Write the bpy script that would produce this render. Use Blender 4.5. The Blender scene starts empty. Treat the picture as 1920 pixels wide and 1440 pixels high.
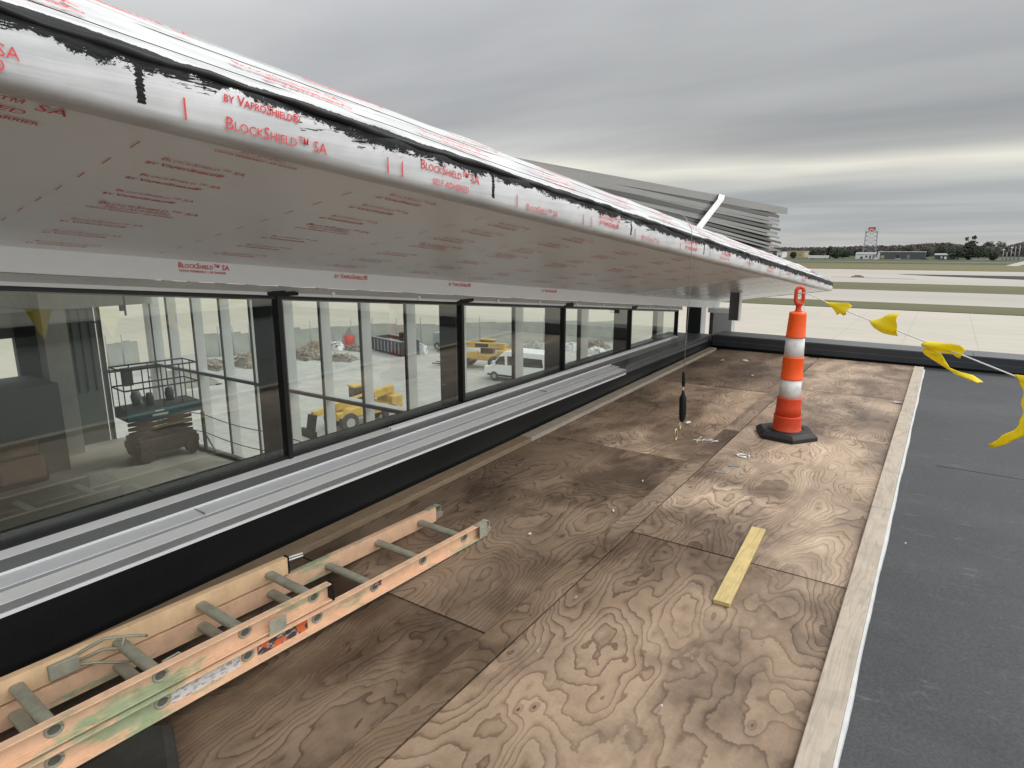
import bpy, bmesh, math, random
from mathutils import Vector, Matrix
random.seed(7)
R = math.radians
sc = bpy.context.scene

# ------------------------------------------------------------------ camera
CAMZ = 1.6
F_PX, CX, CY = 1185.0, 960.0, 720.0
PITCH = math.atan(254 / F_PX); YAW = R(34.3)
fwd = Vector((-math.sin(YAW)*math.cos(PITCH), math.cos(YAW)*math.cos(PITCH), -math.sin(PITCH)))
rgt = Vector((math.cos(YAW), math.sin(YAW), 0)); upv = rgt.cross(fwd)
EYE = Vector((0, 0, CAMZ))
cam_d = bpy.data.cameras.new('camera'); cam = bpy.data.objects.new('camera', cam_d)
sc.collection.objects.link(cam); sc.camera = cam
M = Matrix((rgt, upv, -fwd)).transposed().to_4x4(); M.translation = EYE
cam.matrix_world = M
cam_d.sensor_width = 36; cam_d.lens = F_PX/1920*36
cam_d.clip_start = 0.05; cam_d.clip_end = 12000

# ------------------------------------------------------------------ world: overcast sky
SUN_EL, SUN_AZ = R(48), R(25)      # azimuth measured from +Y towards +X
world = bpy.data.worlds.new('World'); sc.world = world; world.use_nodes = True
wt = world.node_tree; wt.nodes.clear()
def wn(t, **k):
    n = wt.nodes.new(t)
    for a, v in k.items(): setattr(n, a, v)
    return n
def wm(op, a, b=None, c=None):
    n = wn('ShaderNodeMath', operation=op)
    for i, v in enumerate((a, b, c)):
        if v is None: continue
        if isinstance(v, (int, float)): n.inputs[i].default_value = v
        else: wt.links.new(v, n.inputs[i])
    return n.outputs[0]
tc = wn('ShaderNodeTexCoord'); sep = wn('ShaderNodeSeparateXYZ')
wt.links.new(tc.outputs['Generated'], sep.inputs[0])
zz = wm('MAXIMUM', sep.outputs[2], 0.0)
den = wm('ADD', zz, 0.10)
comb = wn('ShaderNodeCombineXYZ')
wt.links.new(wm('DIVIDE', sep.outputs[0], den), comb.inputs[0])
wt.links.new(wm('DIVIDE', sep.outputs[1], den), comb.inputs[1])
mp = wn('ShaderNodeMapping'); mp.inputs['Rotation'].default_value = (0, 0, R(-34)); mp.inputs['Scale'].default_value = (.28, .80, 1)
wt.links.new(comb.outputs[0], mp.inputs[0])
nz = wn('ShaderNodeTexNoise'); nz.inputs['Scale'].default_value = 1.35; nz.inputs['Detail'].default_value = 5; nz.inputs['Roughness'].default_value = .5; nz.inputs['Distortion'].default_value = .35
wt.links.new(mp.outputs[0], nz.inputs[0])
# elevation wobble so that the bright band undulates
nb = wn('ShaderNodeTexNoise'); nb.inputs['Scale'].default_value = 2.2; nb.inputs['Detail'].default_value = 3
mb_ = wn('ShaderNodeMapping'); mb_.inputs['Scale'].default_value = (1, 1, 5); wt.links.new(tc.outputs['Generated'], mb_.inputs[0]); wt.links.new(mb_.outputs[0], nb.inputs[0])
el = wm('ADD', sep.outputs[2], wm('MULTIPLY', wm('SUBTRACT', nb.outputs[0], 0.5), 0.045))
def ramp(fac, stops, interp='LINEAR'):
    n = wn('ShaderNodeValToRGB'); n.color_ramp.interpolation = interp
    e = n.color_ramp.elements
    while len(e) < len(stops): e.new(.5)
    for x, (p, c) in zip(e, stops): x.position = p; x.color = (*c, 1)
    wt.links.new(fac, n.inputs[0]); return n.outputs[0]
# base brightness of cloud deck against elevation (values are radiance, Background strength 0.1 so x10)
S10 = 10
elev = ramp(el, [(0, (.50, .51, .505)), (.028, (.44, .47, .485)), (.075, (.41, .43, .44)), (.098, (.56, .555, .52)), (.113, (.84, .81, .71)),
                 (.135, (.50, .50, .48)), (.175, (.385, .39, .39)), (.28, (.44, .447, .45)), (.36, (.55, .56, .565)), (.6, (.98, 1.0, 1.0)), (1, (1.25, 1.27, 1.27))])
cl = ramp(nz.outputs[0], [(.30, (.82, .825, .84)), (.46, (.95, .95, .955)), (.55, (1.05, 1.05, 1.045)), (.72, (1.20, 1.20, 1.19))])
mul = wn('ShaderNodeMixRGB', blend_type='MULTIPLY'); mul.inputs[0].default_value = 1
wt.links.new(elev, mul.inputs[1]); wt.links.new(cl, mul.inputs[2])
sky = wn('ShaderNodeTexSky', sky_type='NISHITA'); sky.sun_disc = False; sky.sun_elevation = SUN_EL; sky.sun_rotation = SUN_AZ
# left side of the picture (towards -X) is paler
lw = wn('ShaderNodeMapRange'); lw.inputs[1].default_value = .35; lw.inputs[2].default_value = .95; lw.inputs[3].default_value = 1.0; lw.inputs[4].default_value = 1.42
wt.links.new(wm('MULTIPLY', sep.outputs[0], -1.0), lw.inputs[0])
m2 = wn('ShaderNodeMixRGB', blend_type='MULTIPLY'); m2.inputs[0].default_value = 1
rw = wn('ShaderNodeMapRange'); rw.inputs[1].default_value = .12; rw.inputs[2].default_value = .75; rw.inputs[3].default_value = 1.0; rw.inputs[4].default_value = 3.0   # unseen sky to the right, brightened to light soffit, sill and fascia
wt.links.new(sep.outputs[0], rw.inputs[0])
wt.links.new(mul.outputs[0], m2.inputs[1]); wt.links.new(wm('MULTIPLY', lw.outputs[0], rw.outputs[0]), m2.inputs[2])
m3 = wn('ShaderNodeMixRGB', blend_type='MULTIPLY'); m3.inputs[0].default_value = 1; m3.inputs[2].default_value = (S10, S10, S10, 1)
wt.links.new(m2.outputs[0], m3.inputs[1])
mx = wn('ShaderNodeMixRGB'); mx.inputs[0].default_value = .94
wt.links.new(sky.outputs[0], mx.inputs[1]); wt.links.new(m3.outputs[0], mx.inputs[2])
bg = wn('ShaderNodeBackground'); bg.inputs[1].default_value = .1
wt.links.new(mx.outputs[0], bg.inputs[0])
wo = wn('ShaderNodeOutputWorld'); wt.links.new(bg.outputs[0], wo.inputs[0])

# soft sun behind the cloud
sd = bpy.data.lights.new('sun', 'SUN'); sd.energy = 1.25; sd.angle = R(14); sd.color = (1, .97, .92)
so = bpy.data.objects.new('sun', sd); sc.collection.objects.link(so)
sdir = Vector((math.sin(SUN_AZ)*math.cos(SUN_EL), math.cos(SUN_AZ)*math.cos(SUN_EL), math.sin(SUN_EL)))
so.rotation_euler = sdir.to_track_quat('Z', 'Y').to_euler()

sc.view_settings.view_transform = 'Standard'; sc.view_settings.look = 'None'
sc.view_settings.exposure = 0; sc.view_settings.gamma = 1
sc.render.engine = 'CYCLES'
sc.cycles.max_bounces = 8; sc.cycles.transparent_max_bounces = 16; sc.cycles.diffuse_bounces = 4; sc.cycles.glossy_bounces = 3

# ------------------------------------------------------------------ survey helpers (photo measurement -> place in the world)
SL = math.tan(R(1.2))                  # the roof deck rises gently away from the camera
GZ = -9.8; HZ = -3.8                   # airfield level, hall floor level
def ray(x, y): return fwd + rgt*((x-CX)/F_PX) - upv*((y-CY)/F_PX)
def on_ground(x, y, z=GZ):
    r = ray(x, y); return EYE + r*((z-CAMZ)/r.z)
def on_deck(x, y, dz=0):
    r = ray(x, y); return EYE + r*((dz-CAMZ)/(r.z-SL*r.y))
def at_x(x, y, X):
    r = ray(x, y); return EYE + r*(X/r.x)
def at_y(x, y, Y):
    r = ray(x, y); return EYE + r*(Y/r.y)

# ------------------------------------------------------------------ material helpers
class NT:
    def __init__(s, name):
        s.m = bpy.data.materials.new(name); s.m.use_nodes = True; s.t = s.m.node_tree; s.t.nodes.clear()
        s.out = s.n('ShaderNodeOutputMaterial'); s.tc = s.n('ShaderNodeTexCoord')
    def n(s, t, **k):
        x = s.t.nodes.new(t)
        for a, v in k.items(): setattr(x, a, v)
        return x
    def l(s, a, b): s.t.links.new(a, b)
    def put(s, inp, v):
        if isinstance(v, (int, float)):
            inp.default_value = v
        elif isinstance(v, tuple):
            inp.default_value = (*v, 1) if (len(v) == 3 and inp.type == 'RGBA') else v
        else: s.l(v, inp)
    def math(s, op, a, b=None, c=None, clamp=False):
        x = s.n('ShaderNodeMath', operation=op); x.use_clamp = clamp
        for i, v in enumerate((a, b, c)):
            if v is not None: s.put(x.inputs[i], v)
        return x.outputs[0]
    def map(s, v, scale=(1, 1, 1), loc=(0, 0, 0), rot=(0, 0, 0)):
        x = s.n('ShaderNodeMapping'); s.l(v, x.inputs[0])
        x.inputs['Scale'].default_value = scale; x.inputs['Location'].default_value = loc; x.inputs['Rotation'].default_value = rot
        return x.outputs[0]
    def noise(s, v, scale, detail=3, rough=.5, dist=0, col=False):
        x = s.n('ShaderNodeTexNoise'); s.l(v, x.inputs[0]); x.inputs['Scale'].default_value = scale
        x.inputs['Detail'].default_value = detail; x.inputs['Roughness'].default_value = rough; x.inputs['Distortion'].default_value = dist
        return x.outputs[1 if col else 0]
    def voro(s, v, scale, feature='F1', out=0, rnd=1):
        x = s.n('ShaderNodeTexVoronoi', feature=feature); s.l(v, x.inputs[0]); x.inputs['Scale'].default_value = scale
        x.inputs['Randomness'].default_value = rnd
        return x.outputs[out]
    def ramp(s, f, stops, interp='LINEAR'):
        x = s.n('ShaderNodeValToRGB'); x.color_ramp.interpolation = interp; e = x.color_ramp.elements
        while len(e) < len(stops): e.new(.5)
        for q, (p, c) in zip(e, stops):
            q.position = p; q.color = (*c, 1) if isinstance(c, tuple) else (c, c, c, 1)
        s.l(f, x.inputs[0]); return x.outputs[0]
    def mix(s, f, a, b, mode='MIX'):
        x = s.n('ShaderNodeMixRGB', blend_type=mode); s.put(x.inputs[0], f); s.put(x.inputs[1], a); s.put(x.inputs[2], b)
        return x.outputs[0]
    def bump(s, h, strength=.3, dist=.01):
        x = s.n('ShaderNodeBump'); x.inputs['Strength'].default_value = strength; x.inputs['Distance'].default_value = dist
        s.l(h, x.inputs['Height']); return x.outputs[0]
    def bsdf(s, col, rough=.6, metal=0, bump=None, spec=None, trans=None):
        x = s.n('ShaderNodeBsdfPrincipled'); s.put(x.inputs['Base Color'], col); s.put(x.inputs['Roughness'], rough)
        s.put(x.inputs['Metallic'], metal)
        if bump is not None: s.l(bump, x.inputs['Normal'])
        if spec is not None: s.put(x.inputs['Specular IOR Level'], spec)
        s.l(x.outputs[0], s.out.inputs[0]); return x

def mat_plain(name, col, rough=.6, metal=0, var=.12, scale=6, bump=0, spec=None, stretch=(1, 1, 1), dirt=None):
    """a painted / worn surface: colour mottled by noise, with its own roughness variation"""
    k = NT(name); v = k.map(k.tc.outputs['Object'], stretch)
    n1 = k.noise(v, scale, 5, .6); n2 = k.noise(v, scale*9, 3, .6)
    f = k.math('ADD', k.math('MULTIPLY', n1, .7), k.math('MULTIPLY', n2, .3))
    c = k.ramp(f, [(.3, tuple(max(0, x*(1-var)) for x in col)), (.7, tuple(min(1, x*(1+var)) for x in col))])
    if dirt:
        dm = k.ramp(k.noise(v, scale*.6, 6, .7), [(.5, 0.0), (.72, 1.0)])
        c = k.mix(k.math('MULTIPLY', dm, dirt[1]), c, dirt[0])
    rr = k.math('ADD', k.math('MULTIPLY', n1, .2), rough-.1)
    b = k.bump(n2, bump, .004) if bump else None
    k.bsdf(c, rr, metal, b, spec); return k.m

def mat_plywood():
    k = NT('weathered_plywood'); oi = k.n('ShaderNodeObjectInfo')
    off = k.n('ShaderNodeCombineXYZ'); k.l(k.math('MULTIPLY', oi.outputs['Random'], 40), off.inputs[0]); k.l(k.math('MULTIPLY', oi.outputs['Random'], 73), off.inputs[1])
    va = k.n('ShaderNodeVectorMath', operation='ADD'); k.l(k.tc.outputs['Object'], va.inputs[0]); k.l(off.outputs[0], va.inputs[1])
    P = va.outputs[0]
    kn = k.voro(k.map(P, (1, .62, 1)), 2.1)                    # knots
    kb = k.ramp(kn, [(.0, 1.0), (.10, .45), (.30, 0.0)], 'EASE'); kb2 = k.ramp(k.voro(k.map(P, (1, .55, 1)), 5.2), [(.0, 1.0), (.12, .4), (.28, 0.0)], 'EASE')
    w = k.noise(k.map(P, (1, .55, 1)), 9, 4, .62)
    big = k.noise(k.map(P, (1.0, .34, 1)), 1.5, 2.0, .42, .5)
    pc = k.n('ShaderNodeVectorMath', operation='ADD'); k.l(k.map(P, (1.0, .36, 1)), pc.inputs[0])
    wv = k.n('ShaderNodeVectorMath', operation='SCALE'); k.l(k.noise(k.map(P, (1, .5, 1)), 2.6, 3, .5, 0, True), wv.inputs[0]); wv.inputs['Scale'].default_value = .34; k.l(wv.outputs[0], pc.inputs[1])
    vs_ = k.n('ShaderNodeTexVoronoi', feature='SMOOTH_F1'); k.l(pc.outputs[0], vs_.inputs[0]); vs_.inputs['Scale'].default_value = 2.0; vs_.inputs['Smoothness'].default_value = .5
    big = k.math('ADD', k.math('MULTIPLY', big, .55), k.math('MULTIPLY', k.math('POWER', vs_.outputs[0], 1.25), .55))
    h = k.math('ADD', big, k.math('ADD', k.math('ADD', k.math('MULTIPLY', kb, .06), k.math('MULTIPLY', kb2, .028)), k.math('MULTIPLY', w, .034)))
    frac = k.math('FRACT', k.math('MULTIPLY', h, 50))
    line = k.ramp(frac, [(0, .0), (.42, .08), (.74, .34), (.90, .95), (.965, .8), (1, .0)])
    # sheets with broad figure alternate with fine figure
    grain = k.noise(k.map(P, (190, 9, 1)), 1, 4, .7)
    strength = k.ramp(k.noise(P, 1.7, 3, .5), [(.34, .50), (.56, 1.0)])
    lf = k.math('MULTIPLY', line, strength)
    tone = k.noise(k.map(P, (1, .5, 1)), 2.3, 4, .6)
    base = k.ramp(tone, [(.25, (.25, .175, .125)), (.48, (.44, .33, .25)), (.72, (.76, .615, .485))])
    base = k.mix(.42, base, k.ramp(grain, [(.3, (.20, .145, .11)), (.7, (.62, .50, .39))]))
    fm = k.noise(P, 55, 4, .7); base = k.mix(.30, base, k.ramp(fm, [(.35, (.22, .16, .12)), (.65, (.62, .50, .39))]))
    wn_ = k.n('ShaderNodeTexWhiteNoise', noise_dimensions='1D'); k.l(k.math('FLOOR', k.math('MULTIPLY', h, 44)), wn_.inputs['W'])
    wn2 = k.n('ShaderNodeTexWhiteNoise', noise_dimensions='1D'); k.l(k.math('FLOOR', k.math('ADD', k.math('MULTIPLY', h, 13), k.math('MULTIPLY', tone, 1.5))), wn2.inputs['W'])
    base = k.mix(.28, base, k.ramp(wn_.outputs[0], [(0, (.24, .16, .10)), (1, (.66, .52, .38))]))
    base = k.mix(.36, base, k.ramp(wn2.outputs[0], [(0, (.17, .115, .08)), (1, (.76, .63, .48))]))
    dark = k.ramp(k.noise(P, 5, 2), [(.35, (.075, .045, .030)), (.7, (.15, .090, .055))])
    c = k.mix(k.math('MULTIPLY', lf, .78), base, dark)
    # grey weathering and wet-looking brown stains
    st = k.ramp(k.noise(k.map(P, (1, .7, 1)), 1.25, 6, .62), [(.46, 0.0), (.58, 1.0)])
    c = k.mix(k.math('MULTIPLY', st, .88), c, k.mix(1, c, (.37, .34, .325), 'MULTIPLY'))
    st2 = k.ramp(k.noise(k.map(P, (1.3, .8, 1), (7, 3, 0)), .75, 5, .6), [(.42, 0.0), (.60, 1.0)])
    c = k.mix(k.math('MULTIPLY', st2, .74), c, k.mix(1, c, (.40, .36, .33), 'MULTIPLY'))
    sc_ = k.ramp(k.voro(k.map(P, (1, 1, 1), (.3, .1, 0)), 3.6), [(0, 1.0), (.014, 1.0), (.022, 0.0)])
    c = k.mix(k.math('MULTIPLY', sc_, .9), c, (.035, .025, .02))
    gw = k.ramp(k.noise(P, 3.1, 5, .7), [(.5, 0.0), (.75, 1.0)])
    c = k.mix(k.math('MULTIPLY', gw, .22), c, (.36, .32, .28))
    kc = k.ramp(kn, [(.0, 1.0), (.028, 1.0), (.045, .25), (.07, 0.0)])
    c = k.mix(k.math('MULTIPLY', kc, .8), c, (.07, .042, .028))
    # small pitch streaks
    pd = k.voro(k.map(P, (1, .55, 1)), 5.2)
    ps = k.ramp(k.math('ADD', pd, k.math('MULTIPLY', w, .05)), [(.0, 1.0), (.062, .9), (.075, .15), (.105, .45), (.125, 0.0)])
    c = k.mix(k.math('MULTIPLY', ps, .88), c, (.07, .036, .02))
    c = k.mix(1, c, oi.outputs['Color'], 'MULTIPLY')
    hb = k.math('SUBTRACT', k.math('MULTIPLY', grain, .25), k.math('MULTIPLY', line, .5))
    k.bsdf(c, k.math('ADD', .62, k.math('MULTIPLY', st, -.14)), 0, k.bump(hb, .35, .002), .35); return k.m

def mat_lumber(name, c1, c2, along='y', sc_=1.0, knots=True):
    k = NT(name); oi = k.n('ShaderNodeObjectInfo')
    off = k.n('ShaderNodeCombineXYZ'); k.l(k.math('MULTIPLY', oi.outputs['Random'], 31), off.inputs[0]); k.l(k.math('MULTIPLY', oi.outputs['Random'], 57), off.inputs[1])
    va = k.n('ShaderNodeVectorMath', operation='ADD'); k.l(k.tc.outputs['Object'], va.inputs[0]); k.l(off.outputs[0], va.inputs[1])
    P = va.outputs[0]
    s_ = (14, 1.2, 14) if along == 'y' else (1.2, 14, 14)
    big = k.noise(k.map(P, s_), .9, 2, .5, .6)
    line = k.ramp(k.math('FRACT', k.math('MULTIPLY', big, 9)), [(0, .1), (.6, .3), (.92, 1.0), (1, .1)])
    fine = k.noise(k.map(P, tuple(x*9 for x in s_)), 1, 3, .6)
    mott = k.noise(P, 9, 5, .65)
    c = k.mix(k.math('MULTIPLY', line, .45), k.mix(fine, c1, c2), tuple(x*.45 for x in c2))
    c = k.mix(k.math('MULTIPLY', k.ramp(mott, [(.45, 0.0), (.7, 1.0)]), .4), c, tuple(x*.42 for x in c2))
    kn = k.ramp(k.voro(k.map(P, (1, .5, 1)), 4.6), [(0, 1.0), (.06, .8), (.10, 0.0)])
    if knots: c = k.mix(k.math('MULTIPLY', kn, .75), c, (.06, .035, .02))
    k.bsdf(c, .72, 0, k.bump(fine, .3, .002), .3); return k.m

def mat_membrane(name, col, rough, scuff=True):
    k = NT(name); P = k.tc.outputs['Object']
    n1 = k.noise(P, 1.3, 5, .6); n2 = k.noise(P, 90, 2, .5); n3 = k.noise(k.map(P, (1, 3, 1)), 6, 6, .7)
    c = k.ramp(n1, [(.3, tuple(x*.86 for x in col)), (.7, tuple(x*1.15 for x in col))])
    if scuff:
        sm = k.ramp(n3, [(.60, 0.0), (.78, 1.0)]); c = k.mix(k.math('MULTIPLY', sm, .38), c, (.26, .265, .27))
        bt = k.ramp(k.noise(k.map(P, (2.2, 1.4, 1)), 3.4, 6, .75, 1.2), [(.60, 0.0), (.68, 1.0)]); c = k.mix(k.math('MULTIPLY', bt, .22), c, (.16, .16, .165))
        sp = k.ramp(k.voro(P, 5.5), [(0, 1.0), (.012, 1.0), (.02, 0.0)]); c = k.mix(k.math('MULTIPLY', sp, .6), c, (.5, .5, .48))
        band = k.ramp(k.noise(k.map(P, (.5, 1.1, 1)), .8, 5, .65), [(.50, 0.0), (.72, 1.0)]); c = k.mix(k.math('MULTIPLY', band, .16), c, (.20, .205, .21))
    c = k.mix(.12 if scuff else .02, c, k.ramp(n2, [(.3, 0.0), (.7, .2)]))
    k.bsdf(c, k.math('ADD', rough-.08, k.math('MULTIPLY', n1, .16)), 0, k.bump(k.math('ADD', n1, k.math('MULTIPLY', n2, .02 if scuff else 0)), .12, .02), .22 if scuff else .2); return k.m

def mat_wrap():
    """white self-adhered sheet with black brushed mastic along the upper edge and at the vertical joints"""
    k = NT('white_membrane_mastic'); P = k.tc.outputs['Object']; sp = k.n('ShaderNodeSeparateXYZ'); k.l(P, sp.inputs[0])
    x, y, z = sp.outputs
    zr = k.math('ADD', z, k.math('MULTIPLY', y, .09))          # height above the sloping datum
    rag = k.noise(k.map(P, (.4, .8, 1)), 14, 7, .85); rag2 = k.noise(k.map(P, (1, .5, 2.5)), 60, 3, .7); slow = k.noise(P, 2.6, 2)
    # distance under the top edge (z=2.05), minus ragged threshold
    th = k.math('ADD', k.math('MULTIPLY', k.math('SUBTRACT', rag, .5), .13), k.math('ADD', k.math('MULTIPLY', k.math('SUBTRACT', rag2, .5), .022), k.math('MULTIPLY', k.math('SUBTRACT', slow, .5), .035)))
    d = k.math('SUBTRACT', 2.046, zr)
    m1 = k.math('LESS_THAN', k.math('ADD', d, th), k.math('ADD', .020, k.math('MULTIPLY', y, .0026)))
    st_ = k.noise(k.map(P, (1, 9, 120)), 1, 4, .75); pt_ = k.noise(k.map(P, (1, 2.2, 1)), 2.2, 3, .6)
    lim = k.math('MULTIPLY', k.math('SUBTRACT', pt_, .42), .30)
    sm_ = k.math('MULTIPLY', k.math('GREATER_THAN', st_, k.math('ADD', .50, k.math('MULTIPLY', d, 1.6))), k.math('LESS_THAN', d, lim))
    m1 = k.math('MAXIMUM', m1, sm_)
    up = k.math('GREATER_THAN', k.math('ADD', zr, k.math('MULTIPLY', th, .35)), 2.082)      # upper limit on the roof slope
    m1 = k.math('MULTIPLY', m1, k.math('SUBTRACT', 1, up))
    # vertical joints every 1.22 m
    jy = k.math('ABSOLUTE', k.math('SUBTRACT', k.math('FRACT', k.math('ADD', k.math('DIVIDE', k.math('SUBTRACT', y, .715), 1.22), .5)), .5))
    jd = k.math('MULTIPLY', jy, 1.22)
    jm = k.math('LESS_THAN', k.math('ADD', jd, k.math('MULTIPLY', k.math('SUBTRACT', rag2, .5), .02)), .0085)
    jm = k.math('MULTIPLY', jm, k.math('GREATER_THAN', zr, 1.953)); jm = k.math('MULTIPLY', jm, k.math('SUBTRACT', 1, up))
    mm = k.math('MAXIMUM', m1, jm)
    mm = k.math('MULTIPLY', mm, k.math('GREATER_THAN', x, -1.52))
    wr = k.math('ADD', k.math('MULTIPLY', k.noise(k.map(P, (1, .6, 1)), 7, 4, .6), .5), k.math('MULTIPLY', k.noise(k.map(P, (45, .8, 45)), 1, 4, .6), .5))
    white = k.ramp(wr, [(.36, (.43, .435, .44)), (.60, (.62, .622, .625))])
    c = k.mix(mm, white, k.ramp(rag2, [(.3, (.006, .0065, .007)), (.7, (.018, .0185, .0195))]))
    hh = k.math('ADD', k.math('MULTIPLY', wr, .5), k.math('MULTIPLY', k.math('MULTIPLY', mm, rag2), 1.2))
    k.bsdf(c, k.math('ADD', .48, k.math('MULTIPLY', mm, .12)), 0, k.bump(hh, .5, .006), k.math('SUBTRACT', .5, k.math('MULTIPLY', mm, .35))); return k.m

def mat_glass():
    k = NT('clerestory_glass'); fr = k.n('ShaderNodeFresnel'); fr.inputs[0].default_value = 1.85
    tr = k.n('ShaderNodeBsdfTransparent'); tr.inputs[0].default_value = (.79, .84, .785, 1)
    gl = k.n('ShaderNodeBsdfGlossy'); gl.inputs['Roughness'].default_value = .015; gl.inputs['Color'].default_value = (.9, .93, .9, 1)
    du = k.n('ShaderNodeBsdfDiffuse'); du.inputs[0].default_value = (.42, .45, .42, 1); md_ = k.n('ShaderNodeMixShader')
    k.l(k.math('ADD', .012, k.math('MULTIPLY', k.noise(k.map(k.tc.outputs['Object'], (1, 1, .4)), 2.5, 5, .7), .05)), md_.inputs[0]); k.l(tr.outputs[0], md_.inputs[1]); k.l(du.outputs[0], md_.inputs[2]); tr = md_
    mx = k.n('ShaderNodeMixShader'); k.l(k.math('MULTIPLY', fr.outputs[0], 1.3, clamp=True), mx.inputs[0]); k.l(tr.outputs[0], mx.inputs[1]); k.l(gl.outputs[0], mx.inputs[2])
    k.l(mx.outputs[0], k.out.inputs[0]); return k.m

def mat_mesh(name, col, alpha):
    k = NT(name); P = k.tc.outputs['Object']
    b = k.n('ShaderNodeBsdfDiffuse'); k.put(b.inputs[0], k.ramp(k.noise(P, .6, 4), [(.3, tuple(x*.8 for x in col)), (.7, tuple(x*1.2 for x in col))]))
    t = k.n('ShaderNodeBsdfTransparent'); mx = k.n('ShaderNodeMixShader'); mx.inputs[0].default_value = alpha
    k.l(t.outputs[0], mx.inputs[1]); k.l(b.outputs[0], mx.inputs[2]); k.l(mx.outputs[0], k.out.inputs[0]); return k.m

def mat_fibreglass(name, col, green=.8, seed=0):
    k = NT(name); P = k.map(k.tc.outputs['Object'], (1, 1, 1), (seed, seed*2, 0))
    n = k.noise(P, 14, 5, .65); f = k.noise(k.map(P, (40, 3, 40)), 4, 3)
    c = k.ramp(n, [(.3, tuple(x*.86 for x in col)), (.7, tuple(min(1, x*1.1) for x in col))])
    g = k.ramp(k.noise(k.map(P, (1, .55, 2.2)), 3.4, 5, .68), [(.53, 0.0), (.60, 1.0)])
    c = k.mix(k.math('MULTIPLY', g, green), c, k.ramp(n, [(.3, (.05, .24, .13)), (.7, (.16, .42, .26))]))
    r_ = k.ramp(k.noise(k.map(P, (1, .8, 3)), 5.3, 5, .7, 0), [(.66, 0.0), (.72, 1.0)])
    c = k.mix(k.math('MULTIPLY', r_, .5*green), c, (.45, .16, .10))
    d = k.ramp(k.noise(P, 23, 5, .7), [(.60, 0.0), (.75, 1.0)]); c = k.mix(k.math('MULTIPLY', d, .35), c, (.20, .16, .12))
    k.bsdf(c, .5, 0, k.bump(f, .12, .002), .4); return k.m

def mat_sticker(name, a, b, c3=None, sc_=70, thr=.5):
    k = NT(name); P = k.tc.outputs['Object']
    f = k.noise(k.map(P, (1, .55, 1.2)), sc_, 3, .75)
    c = k.ramp(f, [(thr-.02, a), (thr+.02, b)])
    if c3: c = k.mix(k.ramp(k.noise(P, 24, 1), [(.52, 0.0), (.56, 1.0)]), c, c3)
    k.bsdf(c, .5); return k.m

def mat_ground(name, ca, cb, scale=.05, cracks=0, blotch=None, stretch=(1, 1, 1)):
    k = NT(name); P = k.map(k.tc.outputs['Object'], stretch)
    n = k.noise(P, scale, 7, .62); n2 = k.noise(P, scale*22, 5, .6)
    c = k.ramp(k.math('ADD', k.math('MULTIPLY', n, .65), k.math('MULTIPLY', n2, .35)), [(.33, ca), (.67, cb)])
    if blotch: c = k.mix(k.math('MULTIPLY', k.ramp(k.noise(P, scale*3, 5, .7), [(.5, 0.0), (.68, 1.0)]), blotch[1]), c, blotch[0])
    if cracks:
        sp = k.n('ShaderNodeSeparateXYZ'); k.l(k.tc.outputs['Object'], sp.inputs[0])
        for o_ in (0, 1):
            fx = k.math('ABSOLUTE', k.math('SUBTRACT', k.math('FRACT', k.math('DIVIDE', sp.outputs[o_], cracks)), .5))
            ln = k.math('LESS_THAN', fx, .006)
            c = k.mix(k.math('MULTIPLY', ln, .35), c, tuple(x*.5 for x in ca))
    k.bsdf(c, .9, 0, None, .2); return k.m

MT = {}
MT['ply'] = mat_plywood()
MT['lumber'] = mat_lumber('weathered_lumber', (.40, .33, .26), (.52, .45, .37))
MT['lumber2'] = mat_lumber('brown_lumber', (.25, .175, .11), (.33, .245, .165))
MT['yellow_wood'] = mat_lumber('fresh_pine', (.56, .42, .17), (.68, .53, .25), knots=False)
MT['epdm'] = mat_membrane('grey_roof_membrane', (.041, .043, .046), .52)
MT['black'] = mat_membrane('black_flashing_membrane', (.009, .0092, .0095), .45, scuff=False)
MT['wrap'] = mat_wrap()
MT['soffit'] = mat_plain('soffit_membrane', (.84, .865, .885), .42, 0, .03, 2.2, .2, .5)
MT['soffit_metal'] = mat_plain('soffit_end_sheet', (.85, .87, .885), .27, .15, .04, 1.6, .08, stretch=(1, 3, 1))
MT['trim'] = mat_plain('grey_head_trim', (.42, .415, .40), .6, 0, .2, 5, .1, stretch=(1, .5, 3))
MT['alu_edge'] = mat_plain('dusty_white_edge', (.52, .53, .53), .7, 0, .15, 12)
MT['red'] = mat_plain('red_print', (.62, .05, .055), .6, 0, .15, 30)
MT['alu'] = mat_plain('mill_aluminium', (.80, .81, .83), .5, 0, .04, 8, 0)
MT['alu_w'] = mat_plain('pale_aluminium', (.88, .88, .87), .45, 0, .03, 6, 0)
MT['alu_d'] = mat_plain('dark_flashing_shaded_alu', (.24, .245, .25), .38, .1, .12, 5, .1)  # flashing metal, also the painted shade on the sill step fronts
MT['frame'] = mat_plain('black_window_frame', (.014, .015, .017), .35, .2, .2, 9)
MT['frame_in'] = mat_plain('interior_frame', (.10, .11, .105), .22, .1, .12, 3)
MT['glass'] = mat_glass()
MT['cap'] = mat_plain('grey_coping', (.115, .12, .13), .4, .3, .12, 3, .1)
MT['cap_face'] = mat_plain('charcoal_coping_face', (.045, .05, .058), .42, .2, .2, 3, .1)
MT['orange'] = mat_plain('fluorescent_orange', (1.0, .105, .006), .42, 0, .08, 7, .1, dirt=((.30, .05, .02), .35))
MT['orange_d'] = mat_plain('scuffed_orange_red', (.66, .062, .016), .48, 0, .15, 9, .3, dirt=((.22, .04, .02), .5))
MT['refl'] = mat_plain('reflective_white_sleeve', (.74, .73, .72), .35, 0, .07, 10, .15, dirt=((.25, .23, .21), .75))
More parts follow.
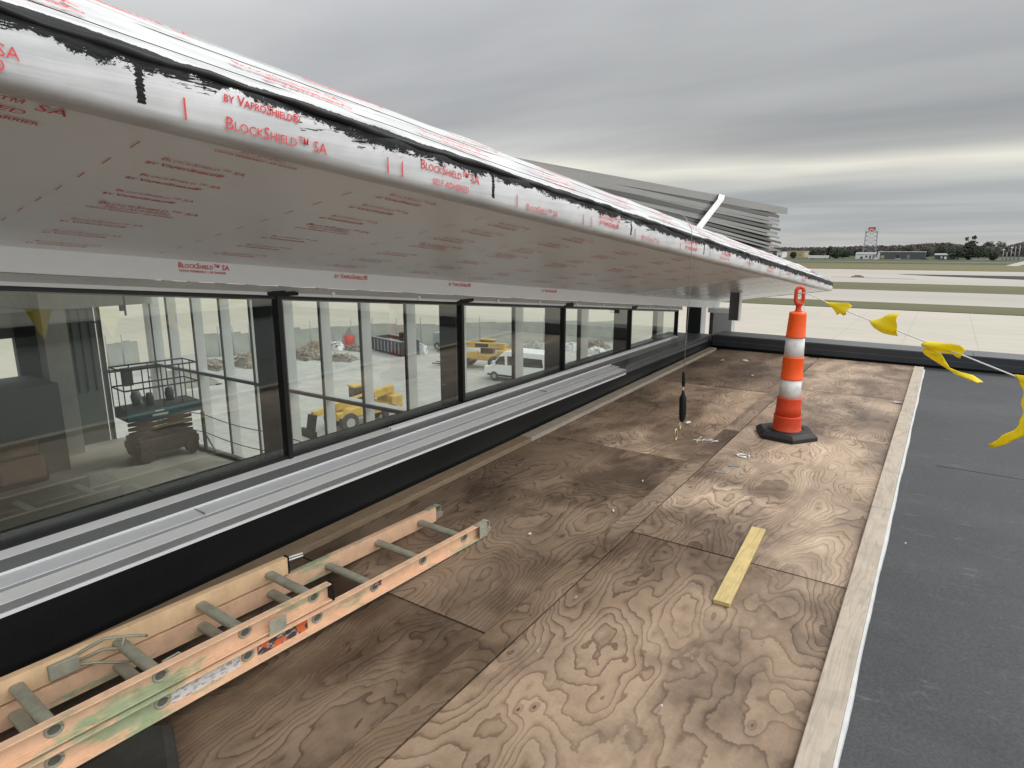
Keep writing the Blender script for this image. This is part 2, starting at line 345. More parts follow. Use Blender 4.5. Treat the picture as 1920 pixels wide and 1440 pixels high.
MT['rubber'] = mat_plain('black_rubber', (.012, .012, .0115), .62, 0, .3, 8, .35, dirt=((.06, .052, .04), .3))
MT['yellow'] = mat_plain('yellow_plastic', (.95, .80, .012), .5, 0, .07, 12, .3)
def translucent(m, col, f):
    t_ = m.node_tree; out = [n for n in t_.nodes if n.type == 'OUTPUT_MATERIAL'][0]; src = out.inputs[0].links[0].from_socket
    tr = t_.nodes.new('ShaderNodeBsdfTranslucent'); tr.inputs[0].default_value = (*col, 1); mx = t_.nodes.new('ShaderNodeMixShader'); mx.inputs[0].default_value = f
    t_.links.new(src, mx.inputs[1]); t_.links.new(tr.outputs[0], mx.inputs[2]); t_.links.new(mx.outputs[0], out.inputs[0])
translucent(MT['yellow'], (.95, .80, .01), .38)
MT['rope'] = mat_plain('white_rope', (.74, .74, .72), .7, 0, .1, 90)
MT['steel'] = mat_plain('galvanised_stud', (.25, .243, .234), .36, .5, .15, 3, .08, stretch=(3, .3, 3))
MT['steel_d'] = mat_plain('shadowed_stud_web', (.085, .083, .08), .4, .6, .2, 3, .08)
MT['strap'] = mat_plain('white_strap', (.80, .80, .80), .5, 0, .04, 10)
MT['gold'] = mat_plain('zinc_plated_hook', (.52, .46, .28), .3, .85, .1, 30)
MT['cable'] = mat_plain('steel_cable', (.30, .30, .29), .4, .7, .2, 60)
MT['blackp'] = mat_plain('black_plastic', (.009, .009, .009), .5, 0, .2, 30, 0, .25)
MT['ladder'] = mat_fibreglass('orange_fibreglass_rail', (.74, .475, .31), .62)
MT['ladder_y'] = mat_fibreglass('sunfaded_fibreglass_rail', (.76, .52, .31), .0, 3)
MT['rung'] = mat_plain('dirty_aluminium_rung', (.33, .32, .25), .55, .1, .25, 22, .3, dirt=((.20, .18, .13), .6))
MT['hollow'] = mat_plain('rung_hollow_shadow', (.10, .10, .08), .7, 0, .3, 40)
MT['stick_w'] = mat_sticker('worn_white_label', (.62, .61, .60), (.30, .30, .31), None, 70, .55)
MT['stick_b'] = mat_sticker('worn_warning_label', (.05, .04, .045), (.50, .42, .40), (.62, .13, .04), 60, .56)
MT['paper'] = mat_plain('white_paper', (.75, .75, .73), .7, 0, .05, 30)
MT['concrete'] = mat_plain('hall_floor_concrete', (.48, .46, .41), .7, 0, .12, .8, 0, dirt=((.16, .15, .13), .5))
MT['conc_col'] = mat_plain('concrete_column', (.50, .48, .45), .8, 0, .12, 2)
MT['wall_d'] = mat_plain('dark_partition', (.15, .17, .155), .7, 0, .12, 1.2)
MT['ceil'] = mat_plain('hall_ceiling', (.45, .45, .43), .8)
MT['fin'] = mat_plain('curtain_wall_fin', (.60, .61, .61), .5, .1, .05, 3)
MT['fin_d'] = mat_plain('curtain_wall_dark_edge', (.07, .072, .075), .5)
MT['teal'] = mat_plain('blue_green_lift_paint', (.035, .13, .16), .5, 0, .15, 5)
MT['grime'] = mat_plain('grimy_lift_chassis', (.085, .075, .062), .7, 0, .25, 5)
MT['whitepaint'] = mat_plain('white_vehicle_paint', (.78, .79, .80), .3, 0, .03, 3)
MT['dglass'] = mat_plain('dark_vehicle_glass', (.02, .022, .025), .12, 0, .1, 3)
MT['catyel'] = mat_plain('machine_yellow', (.50, .33, .07), .6, 0, .15, 3, dirt=((.16, .12, .06), .6))
MT['tyre'] = mat_plain('dusty_tyre', (.05, .048, .044), .85, 0, .2, 5)
MT['hub'] = mat_plain('wheel_hub', (.35, .35, .34), .5, .3)
MT['lettr_w'] = mat_plain('white_lettering', (.75, .75, .74), .6)
MT['darksteel'] = mat_plain('dark_container_steel', (.035, .037, .04), .6, 0, .2, 1)
MT['tarp'] = mat_plain('white_sheeting', (.70, .71, .71), .5, 0, .08, 2, .4)
MT['tarp_g'] = mat_plain('grey_sheeting', (.30, .31, .31), .55, 0, .2, 1.5, .4)
MT['rubble'] = mat_plain('rubble_earth', (.22, .20, .17), .9, 0, .35, 1.2, .5)
MT['pallet'] = mat_plain('pallet_wood', (.28, .225, .165), .8, 0, .25, 3)
MT['redp'] = mat_plain('red_plastic', (.55, .05, .03), .5)
MT['redwhite'] = mat_plain('aviation_red', (.50, .06, .05), .5)
MT['greysteel'] = mat_plain('grey_lattice_steel', (.30, .31, .33), .6)
MT['fence'] = mat_mesh('wind_screen_mesh', (.26, .28, .265), .74)
MT['chain'] = mat_mesh('chain_link_mesh', (.25, .27, .28), .35)
MT['bark'] = mat_plain('tree_bark', (.08, .06, .05), .9)
MT['evergreen'] = mat_plain('dark_evergreen_foliage', (.032, .042, .026), .9, 0, .4, .3)
MT['bare'] = mat_plain('leafless_twigs', (.072, .062, .056), .9, 0, .2, .02)
MT['tan'] = mat_plain('tan_warehouse_wall', (.42, .34, .23), .8, 0, .06, .2)
MT['greyroof'] = mat_plain('grey_metal_roof', (.22, .235, .25), .6, 0, .06, .3)
MT['whitewall'] = mat_plain('white_building_wall', (.66, .67, .67), .7, 0, .06, .4)
MT['darkwall'] = mat_plain('dark_shed_wall', (.085, .09, .095), .7, 0, .15, .4)
MT['mark'] = mat_plain('stencil_ink', (.07, .05, .04), .8)
MT['yellowcar'] = mat_plain('beige_car_paint', (.55, .55, .52), .35)
MT['brick'] = mat_plain('brown_brick_wall', (.30, .20, .16), .8, 0, .1, .3)

# ------------------------------------------------------------------ mesh builder
class MB:
    def __init__(s): s.v = []; s.f = []; s.m = []; s.s = []
    def add(s, vs, fs, mi=0, smooth=False):
        b = len(s.v); s.v += [tuple(v) for v in vs]
        for f in fs: s.f.append([b+i for i in f]); s.m.append(mi); s.s.append(smooth)
        return s
    def box(s, x0, x1, y0, y1, z0, z1, mi=0, sy=0.0, sx=0.0):
        """sy: z shear along y, sx: z shear along x"""
        q = lambda x, y, z: (x, y, z+sy*y+sx*x)
        vs = [q(x, y, z) for z in (z0, z1) for y in (y0, y1) for x in (x0, x1)]
        return s.add(vs, [(0, 2, 3, 1), (4, 5, 7, 6), (0, 1, 5, 4), (2, 6, 7, 3), (0, 4, 6, 2), (1, 3, 7, 5)], mi)
    def obox(s, c, ax, ay, az, mi=0):
        c, ax, ay, az = map(Vector, (c, ax, ay, az))
        vs = [c+ax*i+ay*j+az*k for k in (-1, 1) for j in (-1, 1) for i in (-1, 1)]
        return s.add(vs, [(0, 2, 3, 1), (4, 5, 7, 6), (0, 1, 5, 4), (2, 6, 7, 3), (0, 4, 6, 2), (1, 3, 7, 5)], mi)
    def bar(s, a, b, w, h, mi=0, up=(0, 0, 1)):
        a, b = Vector(a), Vector(b); d = (b-a); L = d.length/2; d.normalize()
        side = d.cross(Vector(up))
        if side.length < 1e-4: side = d.cross(Vector((1, 0, 0)))
        side.normalize(); u = side.cross(d)
        return s.obox((a+b)/2, side*w/2, d*L, u*h/2, mi)
    def tube(s, pts, r, n=8, mi=0, caps=True, smooth=True):
        pts = [Vector(p) for p in pts]; rs = r if isinstance(r, (list, tuple)) else [r]*len(pts)
        base = len(s.v); u = None
        for i, p in enumerate(pts):
            d = (pts[min(i+1, len(pts)-1)]-pts[max(i-1, 0)])
            if d.length < 1e-9: d = Vector((0, 0, 1))
            d.normalize()
            if u is None: u = d.orthogonal().normalized()
            else:
                u = u-d*u.dot(d)
                if u.length < 1e-6: u = d.orthogonal()
                u.normalize()
            w = d.cross(u)
            for k in range(n):
                a = 2*math.pi*k/n; s.v.append(tuple(p+(u*math.cos(a)+w*math.sin(a))*rs[i]))
        for i in range(len(pts)-1):
            for k in range(n):
                a, b = base+i*n+k, base+i*n+(k+1) % n
                s.f.append([a, b, b+n, a+n]); s.m.append(mi); s.s.append(smooth)
        if caps:
            s.f.append([base+k for k in range(n)][::-1]); s.m.append(mi); s.s.append(False)
            e = base+(len(pts)-1)*n; s.f.append([e+k for k in range(n)]); s.m.append(mi); s.s.append(False)
        return s
    def lathe(s, prof, c=(0, 0, 0), n=24, mi=0, smooth=True, cap=True):
        base = len(s.v)
        for (r, z) in prof:
            for k in range(n):
                a = 2*math.pi*k/n; s.v.append((c[0]+r*math.cos(a), c[1]+r*math.sin(a), c[2]+z))
        for i in range(len(prof)-1):
            for k in range(n):
                a, b = base+i*n+k, base+i*n+(k+1) % n
                s.f.append([a, b, b+n, a+n]); s.m.append(mi); s.s.append(smooth)
        if cap:
            s.f.append([base+k for k in range(n)][::-1]); s.m.append(mi); s.s.append(False)
            e = base+(len(prof)-1)*n; s.f.append([e+k for k in range(n)]); s.m.append(mi); s.s.append(False)
        return s
    def prism(s, poly, d0, d1, axis='y', mi=0, shear=0.0):
        """poly of 2-D points extruded along an axis ('y': poly=(x,z); 'x': poly=(y,z); 'z': poly=(x,y))"""
        n = len(poly); vs = []
        for d in (d0, d1):
            for (a, b) in poly:
                p = {'y': (a, d, b+shear*d), 'x': (d, a, b), 'z': (a, b, d)}[axis]; vs.append(p)
        fs = [list(range(n)), list(range(n, 2*n))[::-1]]
        for i in range(n): j = (i+1) % n; fs.append([i, i+n, j+n, j])
        return s.add(vs, fs, mi)
    def build(s, name, mats, parent=None, loc=(0, 0, 0), rot=(0, 0, 0), bevel=0, fix=True):
        me = bpy.data.meshes.new(name); me.from_pydata(s.v, [], s.f); 
        if not isinstance(mats, (list, tuple)): mats = [mats]
        for m in mats: me.materials.append(MT[m] if isinstance(m, str) else m)
        for p, mi, sm in zip(me.polygons, s.m, s.s): p.material_index = mi; p.use_smooth = sm
        if fix:
            bm = bmesh.new(); bm.from_mesh(me); bmesh.ops.recalc_face_normals(bm, faces=bm.faces); bm.to_mesh(me); bm.free()
        o = bpy.data.objects.new(name, me); sc.collection.objects.link(o)
        o.parent = parent; o.location = loc; o.rotation_euler = rot
        if bevel:
            b = o.modifiers.new('bevel', 'BEVEL'); b.width = bevel; b.segments = 2; b.limit_method = 'ANGLE'; b.angle_limit = R(40)
        return o
def thing(name, label, cat, loc=(0, 0, 0), rot=(0, 0, 0), group=None):
    o = bpy.data.objects.new(name, None); sc.collection.objects.link(o); o.location = loc; o.rotation_euler = rot
    o.empty_display_size = .1
    return tag(o, label, cat, group)
def tag(o, label, cat, group=None, kind=None):
    o['label'] = label
    if cat: o['category'] = cat
    if group: o['group'] = group
    if kind: o['kind'] = kind
    return o
def struct(o, label=None):
    o['kind'] = 'structure'
    if label: o['label'] = label
    return o
def copy_tree(o, parent=None):
    c = o.copy(); sc.collection.objects.link(c); c.parent = parent
    for ch in [x for x in bpy.data.objects if x.parent == o]: copy_tree(ch, c)
    return c

# ------------------------------------------------------------------ lettering -> mesh data
_tc = {}
def text_mesh(body, size=1.0, bold=0.0, caps=True):
    key = (body, size, bold)
    if key in _tc: return _tc[key]
    cu = bpy.data.curves.new('lettering', 'FONT'); cu.body = body; cu.size = size; cu.offset = bold*size; cu.resolution_u = 2
    cu.small_caps_scale = .74
    if caps:
        for i, ch in enumerate(body):
            if ch.islower(): cu.body_format[i].use_small_caps = True
    ob = bpy.data.objects.new('lettering_tmp', cu); sc.collection.objects.link(ob)
    dg = bpy.context.evaluated_depsgraph_get(); dg.update()
    me = bpy.data.meshes.new_from_object(ob.evaluated_get(dg))
    vs = [v.co.copy() for v in me.vertices]; fs = [list(p.vertices) for p in me.polygons]
    bpy.data.objects.remove(ob); bpy.data.curves.remove(cu); bpy.data.meshes.remove(me)
    xs = [v.x for v in vs]; w = (max(xs)-min(xs)) if xs else 1; x0 = min(xs) if xs else 0
    for v in vs: v.x -= x0
    _tc[key] = (vs, fs, w); return _tc[key]
def put_text(mb, body, origin, ex, ey, width=None, bold=0.0, size=None, caps=True):
    """lay lettering at origin with direction ex (unit vec) and up ey; scaled to a width or to a size"""
    vs, fs, w = text_mesh(body, 1.0, bold, caps)
    k = (width/w) if width else size
    o = Vector(origin); ex = Vector(ex); ey = Vector(ey)
    mb.add([o+ex*(v.x*k)+ey*(v.y*k) for v in vs], fs)

# ================================================================== AIRFIELD
def sheet(name, x0, x1, y0, y1, z, m, lab=None):
    return struct(MB().add([(x0, y0, z), (x1, y0, z), (x1, y1, z), (x0, y1, z)], [(0, 1, 2, 3)]).build(name, m, fix=False), lab)
MT['grass_g'] = mat_ground('airfield_grass', (.050, .062, .030), (.080, .090, .044), .03)
MT['grass_b'] = mat_ground('dry_grass', (.115, .105, .050), (.165, .145, .075), .02, stretch=(.3, 1, 1))
MT['grass_m'] = mat_ground('strip_grass', (.095, .094, .050), (.135, .128, .070), .02, stretch=(.25, 1, 1))
MT['apron'] = mat_ground('beige_concrete_apron', (.385, .358, .305), (.485, .453, .39), .025, 7.6, ((.40, .375, .33), .35), (.35, 1, 1))
MT['yard'] = mat_ground('dusty_yard_concrete', (.30, .30, .285), (.47, .465, .445), .05, 6.1, ((.20, .20, .195), .5))
MT['rwy'] = mat_ground('pale_runway_concrete', (.335, .31, .275), (.42, .39, .35), .012, 0, ((.36, .33, .30), .4), (.12, 1, 1))
MT['tarmac'] = mat_ground('dark_asphalt', (.030, .028, .032), (.050, .046, .05), .05)
MT['road'] = mat_ground('grey_road', (.22, .22, .21), (.28, .28, .27), .05)
W = 3500
sheet('ground', -W, W, -600, 6500, GZ, 'grass_g', 'flat green airfield grass reaching to the horizon')
sheet('dry_grass_field', -W, W, 402, 560, GZ+.10, 'grass_b', 'brown dry grass strip beyond the far runway')
sheet('apron', -W, W, -400, 139.5, GZ+.04, 'apron', 'beige concrete apron with joint lines')
sheet('grass_strip', -W, W, 139.5, 157.5, GZ+.12, 'grass_m', 'narrow grass strip between apron and taxiway')
sheet('taxiway', -W, W, 157.5, 204, GZ+.08, 'rwy', 'pale concrete taxiway')
sheet('grass_median', -W, W, 204, 247, GZ+.12, 'grass_m', 'grass median between taxiway and runway')
sheet('runway', -W, W, 247, 402, GZ+.08, 'rwy', 'wide pale concrete runway')
MB().add([(-100, 345, GZ+.2), (1200, 240+20, GZ+.2), (1200, 312, GZ+.2), (-20, 352, GZ+.2)], [(0, 1, 2, 3)])
pA, pB, pC, pD = on_ground(1680, 514.6, GZ), on_ground(1925, 519.0, GZ), on_ground(1925, 525.2, GZ), on_ground(1760, 518.5, GZ)
struct(MB().add([(p.x, p.y, GZ+.2) for p in (pA, pB, on_ground(2400, 528, GZ), on_ground(2400, 540, GZ), pC, pD)], [(0, 1, 2, 3, 4, 5)]).build('asphalt_patch', 'tarmac', fix=False), 'dark asphalt wedge on the pale runway')
# thin red-brown line on the runway and its low marker
q0, q1 = on_ground(1560, 519.5, GZ), on_ground(1716, 524.3, GZ)
struct(MB().bar((q0.x, q0.y, GZ+.2), (q1.x, q1.y, GZ+.2), 1.1, .04).build('runway_marking', 'brick', fix=False), 'thin rust coloured line painted on the runway')
p = on_ground(1608, 520.3, GZ); t = thing('marker_board', 'low red marker board lying on the far runway', 'marker', (p.x, p.y, GZ+.1))
MB().box(-2.0, 2.0, -.5, .5, 0, .6).box(-1.1, 1.1, -.4, .4, .6, .9).build('board', 'brick', t, bevel=.1)
[MB().box(a, a+.3, -.5, .5, 0, .4).build('foot', 'greysteel', t) for a in (-2.31, 2.01)]
# construction yard sheet
yard = [on_ground(*q, GZ) for q in [(180, 700), (330, 668), (520, 652), (700, 646), (900, 640), (1180, 634), (1260, 640)]]
vs = [(p.x, p.y, GZ+.08) for p in yard]+[(-10, 60, GZ+.08), (-6, 12, GZ+.08), (-60, 4, GZ+.08)]
struct(MB().add(vs, [tuple(range(len(vs)))]).build('construction_yard', 'yard', fix=False), 'dusty pale concrete construction yard below the hall')
# road in front of the far buildings
sheet('far_road', -W, W, 640, 655, GZ+.12, 'road', 'grey perimeter road before the buildings')
pA = [on_ground(*q, GZ) for q in [(1884, 499), (1922, 489.5), (1955, 489.5), (1906, 500)]]
struct(MB().add([(p.x, p.y, GZ+.22) for p in pA], [(0, 1, 2, 3)]).build('service_road', 'rwy', fix=False), 'pale service road turning off at the field edge')

# ------------------------------------------------------------------ far things
def gpt(x, y): return on_ground(x, y, GZ)
def foliage(mb, c, rx, ry, rz, n, s, shape='ball', mi=0):
    for _ in range(n):
        while True:
            a, b, d = (random.uniform(-1, 1) for _ in range(3))
            if a*a+b*b+d*d <= 1: break
        if shape == 'cone':
            zf = (d+1)/2; kk = (1-zf)**.8*.95+.05; a *= kk; b *= kk
        p = Vector((c[0]+a*rx, c[1]+b*ry, c[2]+d*rz))
        u = Vector((random.gauss(0, 1), random.gauss(0, 1), random.gauss(0, 1))).normalized(); w = u.orthogonal().normalized()*s*random.uniform(.5, 1.2); u = u*s*random.uniform(.5, 1.2)
        mb.add([p-u-w, p+u-w*.6, p+u*.7+w], [(0, 1, 2)], mi)
def tree(x, ybase, ytop, wpx, label, kind='evergreen', name='evergreen_tree', group=None, dense=1.0, shape='ball', dist_push=0):
    b = gpt(x, ybase); d = (b-EYE).length+dist_push
    if dist_push: dirv = (b-EYE).normalized(); b = Vector((EYE.x+dirv.x*d, EYE.y+dirv.y*d, GZ))
    mpp = d/1212
    H = (ybase-ytop)*mpp if not dist_push else (CAMZ-GZ) + (466-ytop)*mpp
    Wd = wpx*mpp/2
    t = thing(name, label, 'tree' if 'tree' in name else 'bush', (b.x, b.y, GZ), group=group)
    MB().tube([(0, 0, 0), (.1*Wd, 0, H*.45), (0, .05*Wd, H*.8)], [H*.035, H*.025, H*.01], 6).build('trunk', 'bark', t)
    mb = MB(); nn = int(420*dense)
    for k in range(5):
        a = random.uniform(0, 6.28); rr = random.uniform(.15, .5)
        foliage(mb, (Wd*rr*math.cos(a), Wd*rr*math.sin(a), H*random.uniform(.3, .72)), Wd*.62, Wd*.62, H*.27, nn//5, H*.075, 'ball')
    foliage(mb, (0, 0, H*.52), Wd, Wd, H*.48, nn, H*.075, shape)
    mb.build('crown', kind, t, fix=False); return t
# far wood: a continuous leafless mass
def wood_top(px):
    pts = [(1380, 464), (1500, 465), (1560, 464), (1625, 462), (1680, 461.5), (1720, 459.5), (1775, 457), (1800, 461), (1840, 463), (1880, 464), (1905, 459), (1960, 455), (2200, 458), (2600, 460)]
    for (a, b), (c, d) in zip(pts, pts[1:]):
        if a <= px <= c: return b+(d-b)*(px-a)/(c-a)
    return 461
mb = MB(); D = 1150
for i in range(9000):
    px = random.uniform(1350, 2350) if i % 5 else random.uniform(1350, 1960)
    dd = D+random.uniform(-60, 140)
    r = ray(px, 466); h = Vector((r.x, r.y, 0)).normalized(); b = Vector((0, 0, GZ))+h*dd
    H = (CAMZ-GZ)+(466-wood_top(px)-random.uniform(0, 1.6))*dd/1212
    z = GZ+H*random.random()**.55
    s = 1.25; u = Vector((random.gauss(0, 1), random.gauss(0, 1), random.gauss(0, 1.4))).normalized(); w = u.orthogonal().normalized()*s; u = u*s*1.6
    p = Vector((b.x, b.y, z)); mb.add([p-u-w, p+u-w, p+u*.6+w, p-u+w], [(0, 1, 2, 3)])
for i in range(90):       # solid lower undergrowth so that the wood reads as one mass
    px0 = 1340+i*12; dd = D+40+30*math.sin(i*1.7)
    r0, r1 = ray(px0, 466), ray(px0+14, 466); a = Vector((r0.x, r0.y, 0)).normalized()*dd; b = Vector((r1.x, r1.y, 0)).normalized()*dd
    H = (CAMZ-GZ)+(466-wood_top(px0)-2.3)*dd/1212
    off = a.normalized()*14
    mb.add([(a.x, a.y, GZ), (b.x, b.y, GZ), (b.x, b.y, GZ+H), (a.x, a.y, GZ+H), (a.x+off.x, a.y+off.y, GZ), (b.x+off.x, b.y+off.y, GZ), (b.x+off.x, b.y+off.y, GZ+H), (a.x+off.x, a.y+off.y, GZ+H)],
           [(0, 1, 2, 3), (4, 7, 6, 5), (3, 2, 6, 7)])
tag(mb.build('distant_wood', 'bare', fix=False), 'long leafless brown wood along the horizon', 'wood', kind='stuff')
EG = 'dark trees beyond the airfield'
tree(1487, 485, 473, 11, 'small round dark bush before the tan warehouse', name='round_bush', dense=1.3)
tree(1525, 483, 469, 16, 'dark rounded tree right behind the white trailer', group=EG, name='broad_tree')
for i, (x, yb, yt, w, lab) in enumerate([
    (1554, 485, 464, 9, 'slim dark tree just right of the white trailer'), (1568, 485, 468, 20, 'bushy dark tree left of the white metal building'),
    (1585, 485, 469, 20, 'wide olive tree next to the white metal building'), (1608, 482, 469, 14, 'dark tree rising behind the left end of the white building'),
    (1700, 484, 466, 20, 'dark tree behind the flat roofed open shed'), (1735, 484, 468, 20, 'dark tree between the shed and the low gabled house'),
    (1795, 487, 467, 30, 'broad evergreen left of the tall pine'), (1830, 487, 466, 34, 'broad evergreen right of the tall pine'),
    (1850, 487, 470, 22, 'rounded evergreen beside the field light poles'), (1862, 489, 474, 14, 'lowest evergreen at the right end of the dark clump'),
    (1768, 485, 465, 26, 'greyish tree behind the low gabled house')]):
    tree(x, yb, yt, w, lab, group=EG, name='evergreen_tree')
# tall pine with two bare tops
b = gpt(1815, 487); mpp = (b-EYE).length/1212; H = 35*mpp
t = thing('pine_tree', 'tall pine with two tufted tops above the far wood', 'tree', (b.x, b.y, GZ))
MB().tube([(0, 0, 0), (-.6, 0, H*.6), (-4*mpp, 0, H*.97)], [.6, .4, .12], 6).tube([(0, 0, H*.5), (3*mpp, 0, H*.8), (4.5*mpp, 0, H)], [.35, .25, .1], 6).build('trunk', 'bark', t)
mb = MB(); foliage(mb, (0, 0, H*.4), 9*mpp, 9*mpp, H*.36, 700, 1.8); foliage(mb, (-5*mpp, 0, H*.9), 2.2*mpp, 2*mpp, 2.6*mpp, 60, .9); foliage(mb, (4*mpp, 0, H*.95), 3*mpp, 2*mpp, 3.2*mpp, 80, .9); foliage(mb, (3*mpp, 0, H*.74), 6*mpp, 3*mpp, 2.4*mpp, 90, 1)
mb.build('crown', 'evergreen', t, fix=False)
# bare trees sticking out over the wood
for (x, yt, w, lab) in [(1850, 455, 18, 'bare spreading tree left of the right-hand gap in the wood'), (1872, 455, 16, 'bare round tree just over the wood at right'), (1915, 456, 14, 'bare tree over the wood at the right picture edge'), (1470, 463, 14, 'faint bare tree over the tan warehouse')]:
    tree(x, 486, yt, w, lab, 'bare', 'bare_tree', 'bare trees over the wood', .55, dist_push=380)

def building(name, label, cat, pxl, pxr, ybase, ytop, depth, wall, roof, gable=0, extra=None, push=0):
    a, b = gpt(pxl, ybase), gpt(pxr, ybase)
    Y = (a.y+b.y)/2+push; kx = Y/((a.y+b.y)/2); x0, x1 = a.x*kx, b.x*kx
    d = Vector(((x0+x1)/2, Y, 0)).length; mpp = d/1212*.99
    H = (ybase-ytop)*mpp if not push else (CAMZ-GZ)+(466-ytop)*mpp
    t = thing(name, label, cat, ((x0+x1)/2, Y, GZ)); w = (x1-x0)/2
    MB().box(-w, w, 0, depth, 0, H*(.99 if not gable else .72)).build('wall', wall, t)
    if gable:
        MB().prism([(-.5, H*.70), (depth/2, H), (depth+.5, H*.70), (depth/2, H*.66)], -w-.4, w+.4, 'x').build('roof', roof, t)
    else:
        MB().box(-w-.4, w+.4, -.4, depth+.4, H*.99, H*1.06).build('roof', roof, t)
    if extra: extra(t, w, H, depth)
    return t
def dw(*rects):
    def f(t, w, H, dp):
        for (a, b, lo, hi, nm, m) in rects: MB().box(-w+2*w*a, -w+2*w*b, -.12, .1, H*lo, H*hi).build(nm, m, t)
    return f
building('warehouse', 'tan flat warehouse at the left end of the far buildings', 'building', 1468, 1508, 484, 471, 60, 'tan', 'tan', extra=dw((.0, .12, 0, .9, 'door', 'whitewall'), (.3, .36, .4, .6, 'window', 'darkwall'), (.8, .86, .3, .5, 'window', 'darkwall')), push=60)
building('annex', 'pale grey block adjoining the tan warehouse', 'building', 1455, 1467, 484, 471.5, 50, 'whitewall', 'greyroof', extra=dw((.3, .7, 0, .4, 'door', 'darkwall')), push=40)
building('metal_building', 'white walled metal building with grey pitched roof', 'building', 1602, 1642, 485.5, 474.5, 22, 'whitewall', 'greyroof', 1, dw((.25, .38, 0, .35, 'window', 'darkwall'), (.5, .6, .2, .5, 'window', 'darkwall'), (.7, .78, .05, .5, 'door', 'darkwall'), (.86, .98, 0, .6, 'door', 'brick')))
building('open_shed', 'long dark shed with a bright white flat roof edge', 'building', 1643, 1735, 486, 474.5, 16, 'darkwall', 'whitewall', 0, dw((.0, .04, 0, 1, 'pier', 'whitewall'), (.06, .14, .1, .5, 'window', 'tan'), (.4, .45, 0, .6, 'door', 'evergreen'), (.62, .68, .1, .6, 'window', 'greyroof')))
building('gabled_house', 'low grey house with shallow gable right of the long shed', 'building', 1752, 1788, 486, 477, 16, 'darkwall', 'greyroof', 1, dw((.3, .4, .1, .5, 'window', 'whitewall')))
building('distant_hall', 'long pale hall roof showing through the wood', 'building', 1702, 1752, 484, 469.2, 20, 'brick', 'tan', 0, dw((.2, .3, .3, .8, 'window', 'tan')), push=200)
# semi trailer
b0 = gpt(1515, 485.5); mpp = (b0-EYE).length/1212; L = 32*mpp
t = thing('semi_trailer', 'white semi trailer parked before the far trees', 'trailer', (b0.x+L/2, b0.y, GZ), (0, 0, R(4)))
MB().box(-L/2, L/2, -1.3, 1.3, 1.0, 6*mpp).build('cargo_box', 'whitewall', t, bevel=.08)
for sx in (-.32, -.24, .30): 
    MB().tube([(L*sx, -1.35, .5), (L*sx, 1.35, .5)], .5, 10).build('wheel', 'tyre', t)
# radar tower
b0 = gpt(1629, 483); Yt = b0.y+25; kx = Yt/b0.y; b0 = Vector((b0.x*kx, Yt, GZ)); d = (b0-EYE).length; mpp = d/1212
zt = lambda y: (466-y)*mpp+(CAMZ-GZ)
t = thing('radar_tower', 'lattice radar tower with a red antenna on top', 'tower', b0)
w0, w1, Ht = 9.5*mpp, 8*mpp, zt(439.5)
mb = MB()
for sx in (-1, 1):
    for sy in (-1, 1): mb.bar((sx*w0, sy*w0*.6, 0), (sx*w1, sy*w1*.6, Ht), .42, .42)
mb.build('leg_frame', 'greysteel', t)
NL = 6; faces_ = [MB(), MB()]
for i in range(NL):
    za, zb = Ht*i/NL, Ht*(i+1)/NL; wa = w0+(w1-w0)*i/NL; wb = w0+(w1-w0)*(i+1)/NL
    for mb, sy in zip(faces_, (-1, 1)):
        mb.bar((-wa, sy*wa*.6, za), (wb, sy*wb*.6, zb), .2, .2); mb.bar((wa, sy*wa*.6, za), (-wb, sy*wb*.6, zb), .2, .2); mb.bar((-wb, sy*wb*.6, zb), (wb, sy*wb*.6, zb), .25, .25)
for mb in faces_: mb.build('lattice_bracing', 'greysteel', t)
mb = MB(); mb.box(-w1*1.15, w1*1.15, -w1*.8, w1*.8, Ht, Ht+.5)
for sx in (-1.1, -.4, .4, 1.1): mb.bar((sx*w1, -w1*.75, Ht), (sx*w1, -w1*.75, Ht+1.8), .12, .12)
mb.bar((-1.1*w1, -w1*.75, Ht+1.8), (1.1*w1, -w1*.75, Ht+1.8), .12, .12)
mb.build('platform', 'greysteel', t)
MB().tube([(0, 0, Ht+.5), (0, 0, zt(436))], mpp*.8, 8).build('pedestal', 'redwhite', t)
za, zb = zt(437.3), zt(431.8)
mb = MB(); N = 8
for i in range(N):
    a0, a1 = -1+2*i/N, -1+2*(i+1)/N; X0, X1 = a0*5.3*mpp, a1*5.3*mpp; c0, c1 = 1.3*mpp*a0*a0, 1.3*mpp*a1*a1
    mb.add([(X0, -c0, za), (X1, -c1, za), (X1, -c1, zb), (X0, -c0, zb), (X0, .3-c0, za), (X1, .3-c1, za), (X1, .3-c1, zb), (X0, .3-c0, zb)], [(0, 1, 2, 3), (4, 7, 6, 5), (0, 3, 7, 4), (1, 5, 6, 2), (3, 2, 6, 7), (0, 4, 5, 1)])
mb.build('antenna', 'redwhite', t)
MB().box(-3.2*mpp, 3.2*mpp, -1.6*mpp, -.9*mpp, za+1.3*mpp, za+2.6*mpp).build('antenna_feed', 'whitewall', t)
for sx in (-1, 1): MB().tube([(sx*w1*1.1, 0, Ht), (sx*w1*1.1, 0, zt(429))], .15, 5).build('lightning_rod', 'greysteel', t)
